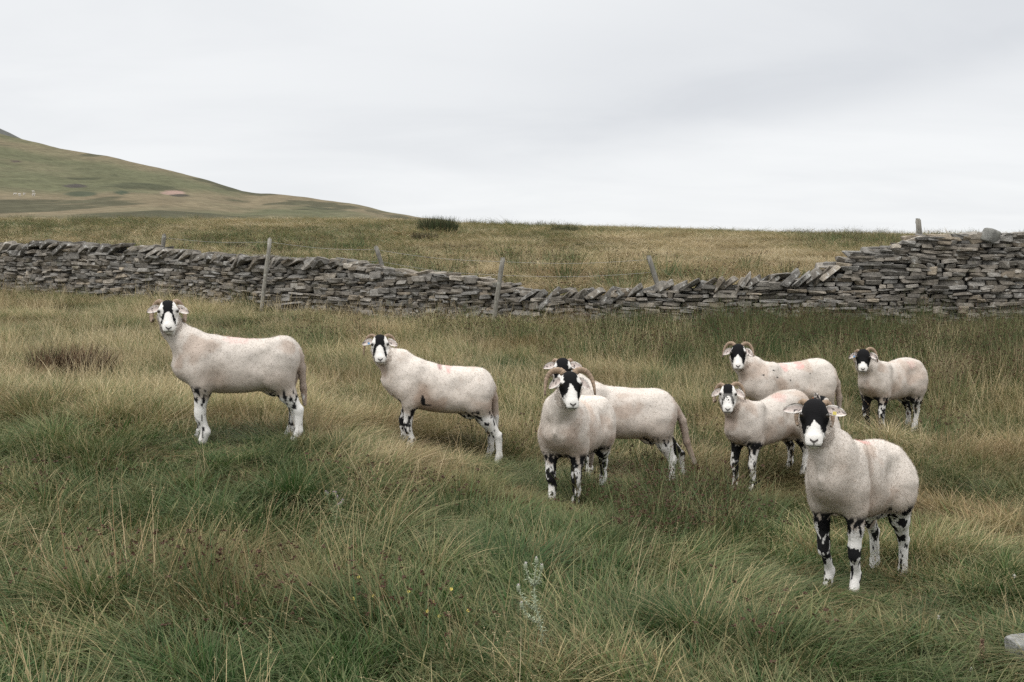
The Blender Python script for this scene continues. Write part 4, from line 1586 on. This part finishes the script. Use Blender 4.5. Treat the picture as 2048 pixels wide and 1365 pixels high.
def make_tufts():
    r = np.random.default_rng(77)
    coll = {}
    g = bpy.data.collections.new('grass_tufts')
    k = 0
    specs = [  # n, R, L, w, lean, curl
        (170, .15, (.10, .26), .0021, .5, 1.25), (170, .15, (.12, .28), .0020, .9, 1.5), (150, .14, (.10, .24), .0022, .2, 1.0),      # 0-2 short sward
        (130, .15, (.18, .40), .0018, .9, 1.35), (120, .14, (.20, .44), .0017, 1.2, 1.55), (110, .14, (.20, .42), .0018, .4, .85),   # 3-5 long fine grass
        (150, .09, (.22, .46), .0014, .5, 1.7),                                                                                        # 6 drooping tussock
    ]
    extra = [(38, .14, (.12, .30), .0036, .5, 1.1), (80, .17, (.18, .42), .0019, 1.6, 2.3)]                                          # broad blades; fallen straw
    for sp in specs:
        V, Fq, br, bt, _, _ = blades(r, *sp)
        g.objects.link(tuft('tuft_%02d' % k, GRASS_MAT, V, Fq, br, bt)); k += 1
    for (n, R, L, lean, curl) in ((16, .15, (.30, .60), .35, .45), (14, .15, (.26, .50), .8, .7)):                                   # 7-8 flowering stems
        V, Fq, br, bt, VV, _ = blades(r, n, R, L, .0011, lean, curl, 1.0, 5)
        hv, hf = add_heads(r, VV, .75, .0045, .92, 5.0)
        V2 = np.concatenate([V, hv]); F2 = np.concatenate([Fq, hf + len(V)])
        g.objects.link(tuft('tuft_%02d' % k, GRASS_MAT, V2, F2, np.concatenate([br * .5 + .5, np.full(len(hv), .85)]), np.concatenate([bt, np.full(len(hv), 1.0)]))); k += 1
    for sp in extra:                                                                                                              # 9-10
        V, Fq, br, bt, _, _ = blades(r, *sp)
        if sp is extra[1]: V[:, 2] *= .6
        g.objects.link(tuft('tuft_%02d' % k, GRASS_MAT, V, Fq, br, bt)); k += 1
    for (lean, curl, L) in ((.25, 1.75, (.26, .46)), (.7, 2.0, (.30, .52))):                                                       # 11-12 fountain tussocks
        V, Fq, br, bt, _, _ = blades(r, 330, .10, L, .0018, lean, curl, 1.0, 5, 1.25, .6, .22)
        g.objects.link(tuft('tuft_%02d' % k, GRASS_MAT, V, Fq, br, bt)); k += 1
    h = bpy.data.collections.new('rush_tufts')
    k = 0
    for (n, R, L, lean, curl, hf_) in ((70, .12, (.35, .72), .25, .35, .30), (55, .10, (.30, .62), .1, .25, .35), (60, .13, (.30, .66), .6, .6, .25), (22, .12, (.30, .60), .2, .30, .6)):
        V, Fq, br, bt, VV, _ = blades(r, n, R, L, .0019, lean, curl, 1.0, 4)
        hv, hf = add_heads(r, VV, hf_ * .8, .013, .80, .6)
        V2 = np.concatenate([V, hv]); F2 = np.concatenate([Fq, hf + len(V)])
        own = np.concatenate([np.zeros(len(V)), np.ones(len(hv))])
        h.objects.link(tuft('rush_%02d' % k, RUSH_MAT, V2, F2, np.concatenate([br, np.full(len(hv), .5)]), np.concatenate([bt, np.zeros(len(hv))]), own)); k += 1
    return g, h


GT, RT = make_tufts()


def scatter(name, coll, P, rot, scl, idx, tint, val, rust, label, cat):
    me = bpy.data.meshes.new(name)
    me.vertices.add(len(P))
    me.vertices.foreach_set('co', np.asarray(P, np.float32).ravel())
    for nm, typ, key, arr in (('rot', 'FLOAT_VECTOR', 'vector', rot), ('scl', 'FLOAT_VECTOR', 'vector', scl), ('idx', 'INT', 'value', idx), ('tint', 'FLOAT', 'value', tint), ('val', 'FLOAT', 'value', val), ('rust', 'FLOAT', 'value', rust)):
        a = me.attributes.new(nm, typ, 'POINT')
        a.data.foreach_set(key, np.asarray(arr, np.int32 if typ == 'INT' else np.float32).ravel())
    o = bpy.data.objects.new(name, me)
    COL.objects.link(o)
    ng = bpy.data.node_groups.new(name + '_scatter', 'GeometryNodeTree')
    ng.interface.new_socket('Geometry', in_out='INPUT', socket_type='NodeSocketGeometry')
    ng.interface.new_socket('Geometry', in_out='OUTPUT', socket_type='NodeSocketGeometry')
    gi = ng.nodes.new('NodeGroupInput'); go = ng.nodes.new('NodeGroupOutput')
    ci = ng.nodes.new('GeometryNodeCollectionInfo')
    ci.inputs['Collection'].default_value = coll
    ci.inputs['Separate Children'].default_value = True
    ci.inputs['Reset Children'].default_value = True
    ip = ng.nodes.new('GeometryNodeInstanceOnPoints')
    ip.inputs['Pick Instance'].default_value = True

    def named(nm, typ):
        nd = ng.nodes.new('GeometryNodeInputNamedAttribute')
        nd.data_type = typ
        nd.inputs['Name'].default_value = nm
        return nd.outputs['Attribute']
    ng.links.new(gi.outputs[0], ip.inputs['Points'])
    ng.links.new(ci.outputs[0], ip.inputs['Instance'])
    ng.links.new(named('idx', 'INT'), ip.inputs['Instance Index'])
    e2r = ng.nodes.new('FunctionNodeEulerToRotation')
    ng.links.new(named('rot', 'FLOAT_VECTOR'), e2r.inputs[0])
    ng.links.new(e2r.outputs[0], ip.inputs['Rotation'])
    ng.links.new(named('scl', 'FLOAT_VECTOR'), ip.inputs['Scale'])
    ng.links.new(ip.outputs[0], go.inputs[0])
    md = o.modifiers.new('scatter', 'NODES')
    md.node_group = ng
    tag(o, label, cat, kind='stuff')
    return o


def project(x, y, z):
    dz = z - CAMZ
    f = y * math.cos(PITCH) - dz * math.sin(PITCH)
    up = y * math.sin(PITCH) + dz * math.cos(PITCH)
    return 1024 + F * x / f, 682.5 - F * up / f


# how straw coloured the sward is over the pasture (worked out from where the patches lie on the ground)
TC = np.array([
    (0, 640, .62), (400, 650, .60), (800, 660, .60), (1100, 660, .45), (1400, 665, .30), (1700, 690, .28), (1950, 670, .45),
    (100, 760, .58), (300, 700, .62), (500, 720, .52), (900, 760, .58), (1250, 740, .60), (1400, 730, .50), (1950, 780, .58), (1950, 850, .48),
    (100, 900, .42), (400, 950, .48), (800, 950, .62), (1000, 950, .52), (1400, 950, .50), (1900, 950, .46),
    (100, 1020, .46), (150, 1100, .30), (300, 1150, .24), (550, 1050, .42), (600, 1140, .32), (900, 1100, .38), (1200, 1050, .40), (1380, 1080, .30), (1550, 1100, .36), (1900, 1050, .52),
    (100, 1300, .36), (300, 1300, .32), (500, 1300, .30), (800, 1280, .28), (1000, 1200, .26), (1150, 1260, .34), (1300, 1300, .42), (1500, 1230, .40), (1650, 1250, .40), (1800, 1320, .28), (2000, 1250, .30), (1300, 1200, .36)], float)


def straw(x, y, z):
    u, v = project(x, np.maximum(y, 2.0), z)
    u = np.clip(u, -300, 2350); v = np.clip(v, 560, 1500)
    d = ((u[:, None] - TC[None, :, 0]) / 1.6) ** 2 + (v[:, None] - TC[None, :, 1]) ** 2 + 900
    w = d ** -1.6
    return (w * TC[None, :, 2]).sum(1) / w.sum(1)


def foot_clear(x, y):
    """1 under and just before the nearest sheep where the turf is cropped"""
    k = np.exp(-(((x - 1.78) / .55) ** 2 + ((y - 5.0) / .55) ** 2))
    for sp in SHEEP:
        u, d = sp['at']
        xx = (u - 1024) / F * d
        k = np.maximum(k, .72 * np.exp(-(((x - xx) / .62) ** 2 + ((y - d + .30) / .60) ** 2) ** 1.5))
    return k


def wall_y(x):
    return np.interp(x, W_P[:, 0], W_P[:, 1])


def make_grass():
    r = np.random.default_rng(2024)
    xs, ys = [], []

    def zone(y0, y1, dens, half=.62, pad=1.0):
        a = (y1 - y0) * 2 * (half * y1 + pad)
        n = int(a * dens)
        y = r.uniform(y0, y1, n); x = r.uniform(-1, 1, n) * (half * y1 + pad)
        k = np.abs(x) < half * y + pad
        xs.append(x[k]); ys.append(y[k])
    zone(2.4, 6.0, 130); zone(6.0, 9.0, 95); zone(9.0, 13.0, 62); zone(13.0, 23.5, 34)
    nn = len(np.concatenate(xs))
    zone(16.0, 30, 17); zone(30, 50, 7); zone(50, 80, 4)
    x = np.concatenate(xs); y = np.concatenate(ys)
    wy = wall_y(x)
    keep = np.abs(y - wy) > .30
    first = np.arange(len(x)) < nn
    keep &= np.where(first, y < wy, y > wy)
    # nothing grows in front of the lens
    keep &= y > 2.2
    x, y = x[keep], y[keep]
    z = gz(x, y)
    wy = wy[keep]
    behind = y > wy
    n = len(x)
    s = straw(x, y, z)
    far_s = .60 + (fbm2(x * .12, y * .05, 91, 3) - .5) * .9
    s = np.where(behind, far_s, s)
    n1 = fbm2(x * 1.3, y * 1.3, 92, 3) - .5
    n2 = fbm2(x * .5, y * .5, 93, 3) - .5
    tint = s - np.where(behind, 0, .05 + np.clip((9.5 - y) / 4, 0, 1) * .09) + n1 * .85 + n2 * .35 * (~behind) + r.normal(0, .07, n) - .04
    # choose the kind of tuft
    long_ = np.clip((y - 5.2) / 4.0, 0.12, .85) + n2 * .9
    long_ = np.where((x > .9) & (y < 6), long_ - .25, long_)
    q = r.uniform(0, 1, n)
    idx = np.where(q < long_, r.choice([3, 4, 5, 5, 6], n), r.integers(0, 3, n))
    idx = np.where((~behind) & (r.uniform(0, 1, n) < .10), 6, idx)
    st = r.uniform(0, 1, n) < np.where(behind, .22, np.where(y > 8, .22, .040) * (1 - foot_clear(x, y)))
    idx = np.where(st, r.choice([7, 8], n), idx)
    idx = np.where(behind & ~st, r.choice([3, 5, 5], n), idx)
    tint = np.where(st, tint * .5 + .42, tint)
    q2 = r.uniform(0, 1, n)
    br_ = (q2 < np.where(y < 7.5, .32, .14)) & ~behind & ~st; th_ = (q2 > .87) & ~behind & ~st
    idx = np.where(br_, 9, np.where(th_, 10, idx))
    tint = np.where(br_, tint - .14, np.where(th_, tint * .5 + .36, tint))
    tus = (r.uniform(0, 1, n) < np.where(y < 7, .016, .014)) & ~behind & ~st & (y < 13) & (foot_clear(x, y) < .25)
    idx = np.where(tus, r.choice([11, 12], n), idx)
    tint = np.where(tus, tint + r.choice([-.12, 0, .12], n), tint)
    # the wind and the trampling lay the grass over in swirls
    wd = fbm2(x * .55, y * .55, 94, 2) * 4 * np.pi + r.normal(0, .55, n)
    wd = np.where(y > 9, r.normal(3.0, 1.2, n), wd)
    sc = r.uniform(.75, 1.2, n) * (1 + .25 * n1)
    sc = sc * (1 + np.clip((y - 8) / 26, 0, .9) * np.where(behind, 1, .45))
    hz_ = np.where(behind, .50, np.where(st, .80, .56) * np.clip(1 + (y - 9.5) * .12, 1.0, 1.25) * np.clip(1 - (y - 13) * .06, .75, 1.0)) * (1 + n2 * .7)
    fcl = foot_clear(x, y)
    hz_ = hz_ * (1 - .62 * fcl); sc = sc * (1 - .30 * fcl)
    hz_ = np.where(tus, .62, hz_)
    hz_ = np.where(y < 3.4, hz_ * .75, hz_)
    wid = np.where(~behind, 1.08, 1.5 + np.clip((y - 20) / 40, 0, 1.2))
    rot = np.stack([r.normal(0, .08, n), r.normal(0, .08, n), wd], -1)
    scl = np.stack([sc * wid, sc * wid, sc * hz_ / np.where(behind, np.clip((y - 8) / 26, 0, .9) * .55 + 1, 1)], -1)
    val = np.clip(.50 + n2 * .5 + r.normal(0, .10, n), 0, 1)
    val = np.where(behind, val * .80, np.clip(.5 + (val - .5) * 1.5, 0, 1))
    rust = smooth01((fbm2(x * .9, y * .9, 96, 3) - .565) / .14) * r.uniform(.2, 1, n) * np.where(behind, .45, .8)
    rust = np.maximum(rust, (r.uniform(0, 1, n) < .05) * r.uniform(.3, 1, n))
    P = np.stack([x, y, z - .01], -1)
    print('grass tufts', n)
    scatter('grass', GT, P, rot, scl, idx, tint, val, rust, 'long tawny and green moorland grass covering the pasture', 'grass')
    # rushes: dense belt below the high wall, loose clumps elsewhere
    cx, cy, ns, sd, tn = [], [], [], [], []

    def clump(u, v, n_, sp, t, y_=None, hh=1.0):
        # ground point seen at this pixel
        yy = np.linspace(3, 40, 300)
        xx = (u - 1024) / F * yy
        zz = gz(xx, yy, False)
        _, vv = project(xx, yy, zz)
        k = np.argmin(np.abs(vv - v)) if y_ is None else np.argmin(np.abs(yy - y_))
        cx.append(xx[k]); cy.append(yy[k]); ns.append(n_); sd.append(sp); tn.append((t, hh))
    for i in range(120):
        u = r.uniform(1180, 2250); v = r.uniform(668, 742)
        clump(u, v, 5, .38, .34 + r.normal(0, .20), None, r.uniform(.75, 1.2))
    for i in range(26):
        clump(r.uniform(1850, 2200), r.uniform(690, 790), 5, .35, .5 + r.normal(0, .2))
    for i in range(26):
        clump(r.uniform(600, 1250), r.uniform(640, 690), 4, .4, .5 + r.normal(0, .12), None, .8)
    for i in range(40):
        clump(r.uniform(1280, 1480), r.uniform(1000, 1110), 2, .10, .30 + r.normal(0, .1), None, .55)
    for (u, v, n_, sp, t, hh) in [(1320, 960, 5, .16, .4, .8), (1290, 1080, 4, .10, .25, .7), (1400, 1030, 6, .16, .25, .7), (60, 1170, 2, .10, .42, .7), (330, 1260, 2, .10, .40, .75), (250, 1190, 2, .10, .35, .5), (470, 1230, 3, .12, .4, .7), (790, 1330, 2, .08, .45, .7), (700, 1250, 2, .12, .45, .6),
                               (560, 1290, 3, .10, .45, .6), (880, 1020, 4, .15, .4, .6), (130, 1000, 4, .15, .4, .6), (1150, 900, 4, .15, .2, .8), (1000, 905, 4, .12, .12, .6), (1930, 900, 5, .2, .35, .8), (1180, 1010, 3, .1, .4, .5), (1480, 900, 4, .2, .4, .7), (730, 1010, 3, .1, .5, .6),
                               (1870, 830, 5, .3, .5, .8), (1500, 750, 4, .2, .35, .8), (650, 700, 6, .25, .28, .8), (1540, 1330, 3, .1, .4, .5)]:
        clump(u, v, n_, sp, t, None, hh)
    X, Y, T_, HH = [], [], [], []
    for a, b, c, d, (t, hh) in zip(cx, cy, ns, sd, tn):
        X += list(a + r.normal(0, d, c)); Y += list(b + r.normal(0, d, c)); T_ += list(t + r.normal(0, .08, c)); HH += [hh] * c
    # beyond the wall
    nb = 1500
    yb = r.uniform(19, 72, nb); xb = r.uniform(-.62, .62, nb) * yb
    m = fbm2(xb * .12, yb * .05, 95, 3) > .52
    xb, yb = xb[m], yb[m]
    X = np.concatenate([X, xb]); Y = np.concatenate([Y, yb]); T_ = np.concatenate([T_, .42 + r.normal(0, .15, len(xb))]); HH = np.concatenate([HH, np.full(len(xb), .9)])
    wy = wall_y(X)
    ok = (np.abs(Y - wy) > .38) & (Y > 2.6)
    X, Y, T_, HH = X[ok], Y[ok], T_[ok], HH[ok]
    n = len(X)
    far = Y > wall_y(X)
    sc = r.uniform(.8, 1.15, n) * np.where(far, 1.15, 1)
    rot = np.stack([r.normal(0, .10, n), r.normal(0, .10, n), r.uniform(0, 6.28, n)], -1)
    scl = np.stack([sc * np.where(far, 1.8, 1.15), sc * np.where(far, 1.8, 1.15), sc * HH], -1)
    idx = r.integers(0, 3, n)
    idx = np.where((HH < .82) & (r.uniform(0, 1, n) < .6), 3, idx)
    print('rush tufts', n)
    scatter('rushes', RT, np.stack([X, Y, gz(X, Y) - .01], -1), rot, scl, idx, T_, np.full(n, .5), np.clip(r.normal(-.1, .25, n), 0, 1), 'dark green rushes with small brown seed heads among the grass', 'rushes')


make_grass()
# ------------------------------------------------------------------ single plants, stones, far flock
def ground_at(u, v):
    yy = np.linspace(2.6, 70, 3000)
    xx = (u - 1024) / F * yy
    zz = gz(xx, yy)
    _, vv = project(xx, yy, zz)
    k = int(np.argmax(vv <= v))
    return np.array([xx[k], yy[k], zz[k]])


PLANT = vc_material('plant_tissue', 0.8, 40, 0.3)


def spiky(mb, c, ax, ln, w, col, r):
    """a narrow toothed leaf"""
    ax = Vector(ax).normalized()
    sd = ax.cross(Vector((0, 0, 1)))
    if sd.length < .1: sd = Vector((1, 0, 0))
    sd.normalize()
    nr = sd.cross(ax)
    c = Vector(c)
    n = 5
    L, R = [], []
    for i in range(n + 1):
        t = i / n
        ww = w * (1 - t) ** .7 * (1.0 if i % 2 else .55)
        p = c + ax * ln * t + nr * (ln * .25 * math.sin(t * 2.2)) - Vector((0, 0, ln * .3 * t * t))
        L.append(p + sd * ww + nr * ww * .5); R.append(p - sd * ww + nr * ww * .5)
    vs = L + R
    fs = [(i, i + 1, n + 2 + i, n + 1 + i) for i in range(n)]
    mb.add(vs, fs, col)


def thistle(base, height, branches, label, tone, flower, seed, nleaf=90):
    r = random.Random(seed)
    root = empty('thistle', base)
    st, lf = MB(), MB()
    tips = []
    main = [Vector((0.012 * math.sin(k * .9), .006 * math.cos(k), height * k / 8)) + Vector((-.055 * height * (k / 8) ** 2, 0, 0)) for k in range(9)]
    st.tube(main, [.0045 - .0025 * k / 8 for k in range(9)], 6, tone)
    paths = [(main, nleaf)]
    tips.append(main[-1])
    for (f, dx, dy, dz) in branches:
        p0 = main[int(f * 8)]
        p = [p0 + Vector((dx, dy, dz)) * (k / 5) + Vector((0, 0, -.02 * math.sin(math.pi * k / 5))) for k in range(6)]
        st.tube(p, [.003 - .0012 * k / 5 for k in range(6)], 5, tone)
        paths.append((p, nleaf // 3))
        tips.append(p[-1])
    for p, n in paths:
        for k in range(n):
            t = (k + .5) / n * (len(p) - 1)
            i = min(int(t), len(p) - 2)
            c = p[i].lerp(p[i + 1], t - i)
            an = k * 2.4 + r.uniform(-.3, .3)
            d = Vector((math.cos(an), math.sin(an), r.uniform(.1, .7)))
            k2 = r.uniform(.8, 1.15)
            spiky(lf, c, d, r.uniform(.014, .034) * (1.25 - .5 * t / (len(p) - 1)), r.uniform(.003, .0055), tuple(x * k2 for x in tone), r)
    st.build('stem', PLANT, root)
    lf.build('foliage', PLANT, root)
    for tp in tips:
        for j in range(1 if flower[0] > .5 else 2):
            hd = MB()
            c = Vector((r.uniform(-.012, .012), r.uniform(-.012, .012), r.uniform(0, .012))) * (1 if j else 0)
            hd.tube([c + Vector((0, 0, -.008)), c, c + Vector((0, 0, .010)), c + Vector((0, 0, .016))], [.003, .0075, .0085, .005], 7, tuple(x * .8 for x in tone))
            for q in range(46):
                an, el = r.uniform(0, 6.283), r.uniform(.2, 1.5)
                d = Vector((math.cos(an) * math.cos(el), math.sin(an) * math.cos(el), math.sin(el)))
                o = c + Vector((0, 0, .013))
                s2 = d.cross(Vector((.3, .2, 1))).normalized() * .0011
                hd.add([o - s2, o + s2, o + d * r.uniform(.008, .014)], [(0, 1, 2)], flower)
            h = hd.build('flower_head', PLANT, root, False)
            h.location = tp
    tag(root, label, 'thistle')


def clump_thing(name, base, n, R, Lr, w, lean, curl, cols, label, cat, seed, kind_w=1.0, rz=0.0):
    r = np.random.default_rng(seed)
    V, Fq, br, bt, VV, _ = blades(r, n, R, Lr, w, lean, curl, 1.0, 4, pw=.5)
    k = (n and len(br) // n)
    pick = np.repeat(r.integers(0, len(cols), n), k)
    C = np.array(cols)[pick] * np.repeat(r.uniform(.7, 1.25, n), k)[:, None]
    o = mesh_obj(name, V, Fq, PLANT, None, True, {'col': C})
    o.location = base
    o.rotation_euler = (0, 0, rz)
    tag(o, label, cat)
    return o


def make_plants():
    r = random.Random(3)
    b = ground_at(1080, 1318)
    thistle(b, .40, [(.62, -.075, .01, .085), (.38, -.075, -.02, .075), (.8, .03, 0, .07), (.85, -.035, .02, .07)], 'tall pale grey-green spiny thistle standing in the front grass at bottom centre', (.30, .34, .235), (.78, .74, .74), 4, 110)
    b = ground_at(668, 1090)
    thistle(b, .26, [(.6, .035, 0, .08), (.7, -.03, .01, .09), (.5, .02, -.02, .07), (.8, .015, .02, .03)], 'small thistle with pale lilac flower heads left of the centre grass', (.16, .19, .10), (.50, .40, .50), 9, 26)
    # clumps that stand out
    b = ground_at(136, 764)
    clump_thing('rush_clump', b, 1500, .38, (.26, .50), .0030, .4, .8, [(.105, .058, .036), (.070, .042, .030), (.16, .10, .06), (.055, .05, .028)], 'dark reddish brown clump of dead rushes near the left edge', 'rush clump', 5)
    b = ground_at(876, 470)
    clump_thing('rush_clump', b, 1500, .95, (.45, 1.05), .011, .1, .40, [(.045, .060, .028), (.060, .075, .034), (.09, .085, .045)], 'dark green rush clump standing on the skyline beyond the wall', 'rush clump', 6)
    b = ground_at(850, 487)
    clump_thing('rush_clump', b, 700, .55, (.25, .6), .009, .1, .5, [(.075, .06, .035), (.11, .085, .05), (.05, .055, .028)], 'small brown rush clump just below the dark skyline clump', 'rush clump', 16)
    b = ground_at(1130, 468)
    clump_thing('rush_clump', b, 700, .8, (.30, .62), .010, .1, .45, [(.075, .085, .042), (.10, .10, .05)], 'low green rush tuft breaking the skyline right of centre', 'rush clump', 7)
    b = ground_at(475, 503)
    clump_thing('rush_clump', b, 600, .35, (.22, .45), .006, .1, .5, [(.06, .07, .035), (.09, .08, .045)], 'dark rush tuft behind the wall left of the pale post', 'rush clump', 8)
    # yellow flowers
    for i, (zx, zy) in enumerate([(343, 745), (312, 872), (430, 855), (635, 830), (885, 815), (780, 890), (745, 945), (815, 975), (985, 940)]):
        u, v = 600 + zx * .3418, 900 + zy * .3418
        g = ground_at(u, v + 42)
        c = px(u, v, g[1])
        root = empty('tormentil', g)
        pm, sm = MB(), MB()
        top = Vector(c - g)
        sm.tube([Vector((.01, 0, 0)), top * .5 + Vector((.008, 0, 0)), top], [.0012, .001, .0009], 5, (.08, .10, .035))
        nrm = Vector((r.uniform(-.3, .3), -.75, .65)).normalized()
        e1 = nrm.cross(Vector((0, 0, 1))).normalized(); e2 = nrm.cross(e1)
        for k in range(5):
            an = k * 2 * math.pi / 5 + i
            d = e1 * math.cos(an) + e2 * math.sin(an); s2 = nrm.cross(d)
            R_ = .0085
            pm.add([top + d * .001, top + d * R_ * .5 + s2 * R_ * .38 + nrm * .001, top + d * R_ * .95 + s2 * R_ * .25 + nrm * .002, top + d * R_ * .85 + nrm * .0018, top + d * R_ * .95 - s2 * R_ * .25 + nrm * .002, top + d * R_ * .5 - s2 * R_ * .38 + nrm * .001], [(0, 1, 2, 3), (0, 3, 4, 5)], (.58, .47, .12))
        pm.tube([top, top + nrm * .003], [.0022, .001], 6, (.55, .38, .04))
        pm.build('petals', PLANT, root)
        sm.build('stem', PLANT, root)
        tag(root, 'tiny yellow flower in the grass left of the tall pale thistle', 'flower', 'yellow flowers in the front grass')
    # white clover heads
    for i, (u, v, rad, lab) in enumerate([(1268, 1048, .014, 'white clover head left of the rushes below the horned sheep'), (1943, 1340, .010, 'white clover head at the bottom right edge of the grass'),
                                          (1877, 1235, .011, 'white clover head below the hooves of the nearest sheep'), (2029, 1153, .012, 'white clover head beside the right edge of the grass')]):
        g = ground_at(u, v + 34)
        c = Vector(px(u, v, g[1]) - g)
        root = empty('clover', g)
        sm, hm = MB(), MB()
        sm.tube([Vector((0, 0, 0)), c * .5 + Vector((.006, 0, 0)), c], [.0014, .0012, .0012], 5, (.09, .12, .04))
        for q in range(90):
            d = Vector((r.gauss(0, 1), r.gauss(0, 1), r.gauss(.25, .8))).normalized()
            s2 = d.cross(Vector((.2, .5, .8))).normalized() * rad * .13
            o = c + d * rad * .25
            hm.add([o - s2, o + s2, o + d * rad * r.uniform(.7, 1.0)], [(0, 1, 2)], (.72, .70, .64))
        sm.build('stem', PLANT, root)
        hm.build('flower_head', PLANT, root, False)
        tag(root, lab, 'flower', 'white clover heads')
    # brown seed spike at the right
    g = ground_at(1986, 1350)
    root = empty('dock', g)
    sm, hm = MB(), MB()
    sm.tube([Vector((.01, 0, 0)), Vector((.004, 0, .06)), Vector((0, 0, .135))], [.0028, .0022, .0012], 6, (.10, .055, .035))
    for q in range(160):
        t = r.random()
        c = Vector((.004, 0, .045 + t * .095)) + Vector((r.gauss(0, .007), r.gauss(0, .007), 0)) * (1.3 - t)
        d = Vector((r.gauss(0, 1), r.gauss(0, 1), r.gauss(0, 1))).normalized(); s2 = d.orthogonal().normalized() * .0035
        k = r.uniform(.6, 1.4)
        hm.add([c - s2, c + d * .004, c + s2, c - d * .004], [(0, 1, 2, 3)], (.13 * k, .085 * k, .055 * k))
    sm.build('stem', PLANT, root)
    hm.build('seed_spike', PLANT, root, False)
    tag(root, 'brown dock seed spike left of the squared stone at the right edge', 'dock plant')
    # squared stone cut by the right edge of the picture
    g = ground_at(2062, 1340)
    vv = stone((.12, .062, .062), 77, .10)
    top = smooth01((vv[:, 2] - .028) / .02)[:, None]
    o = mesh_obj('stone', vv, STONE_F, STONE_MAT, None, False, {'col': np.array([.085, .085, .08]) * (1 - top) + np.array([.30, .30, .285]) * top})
    o.location = g + np.array([.115, .06, .050])
    o.rotation_euler = (-.03, -.06, .30)
    bv = o.modifiers.new('b', 'BEVEL'); bv.width = .012; bv.segments = 2
    tag(o, 'squared grey stone block with pale top lying at the bottom right edge', 'stone')
    # a few sheep far up on the fell
    pale = vc_material('far_fleece', 0.95)
    proto = None
    for i, (u, v, rz, k) in enumerate([(34, 394, .3, 1.0), (50, 396, 2.6, 1.1), (57, 394, 1.2, .9), (73, 396, .1, 1.05), (76, 389, 2.9, .95)]):
        c = hill_spot(u, v)
        if proto is None:
            mb = MB()
            mb.tube([(-.55, 0, .55), (-.45, 0, .62), (0, 0, .62), (.38, 0, .64), (.55, 0, .66)], [.14, .25, .29, .25, .12], 8, (.42, .40, .36))
            mb.tube([(.5, 0, .68), (.68, 0, .82), (.82, 0, .70)], [.12, .10, .06], 6, (.75, .72, .68))
            for sx in (-.38, .34):
                for sy in (-.14, .14):
                    mb.tube([(sx, sy, .5), (sx, sy, -.3)], [.07, .05], 5, (.6, .57, .53))
            proto = mb.build('sheep', pale)
            o = proto
        else:
            o = proto.copy(); COL.objects.link(o)
        o.location = c + np.array([0, 0, .25])
        o.rotation_euler = (0, 0, rz)
        o.scale = (k * .62, k * .62, k * .62)
        tag(o, 'tiny pale sheep grazing far up on the fell at the left', 'sheep', 'distant sheep on the fell')


make_plants()
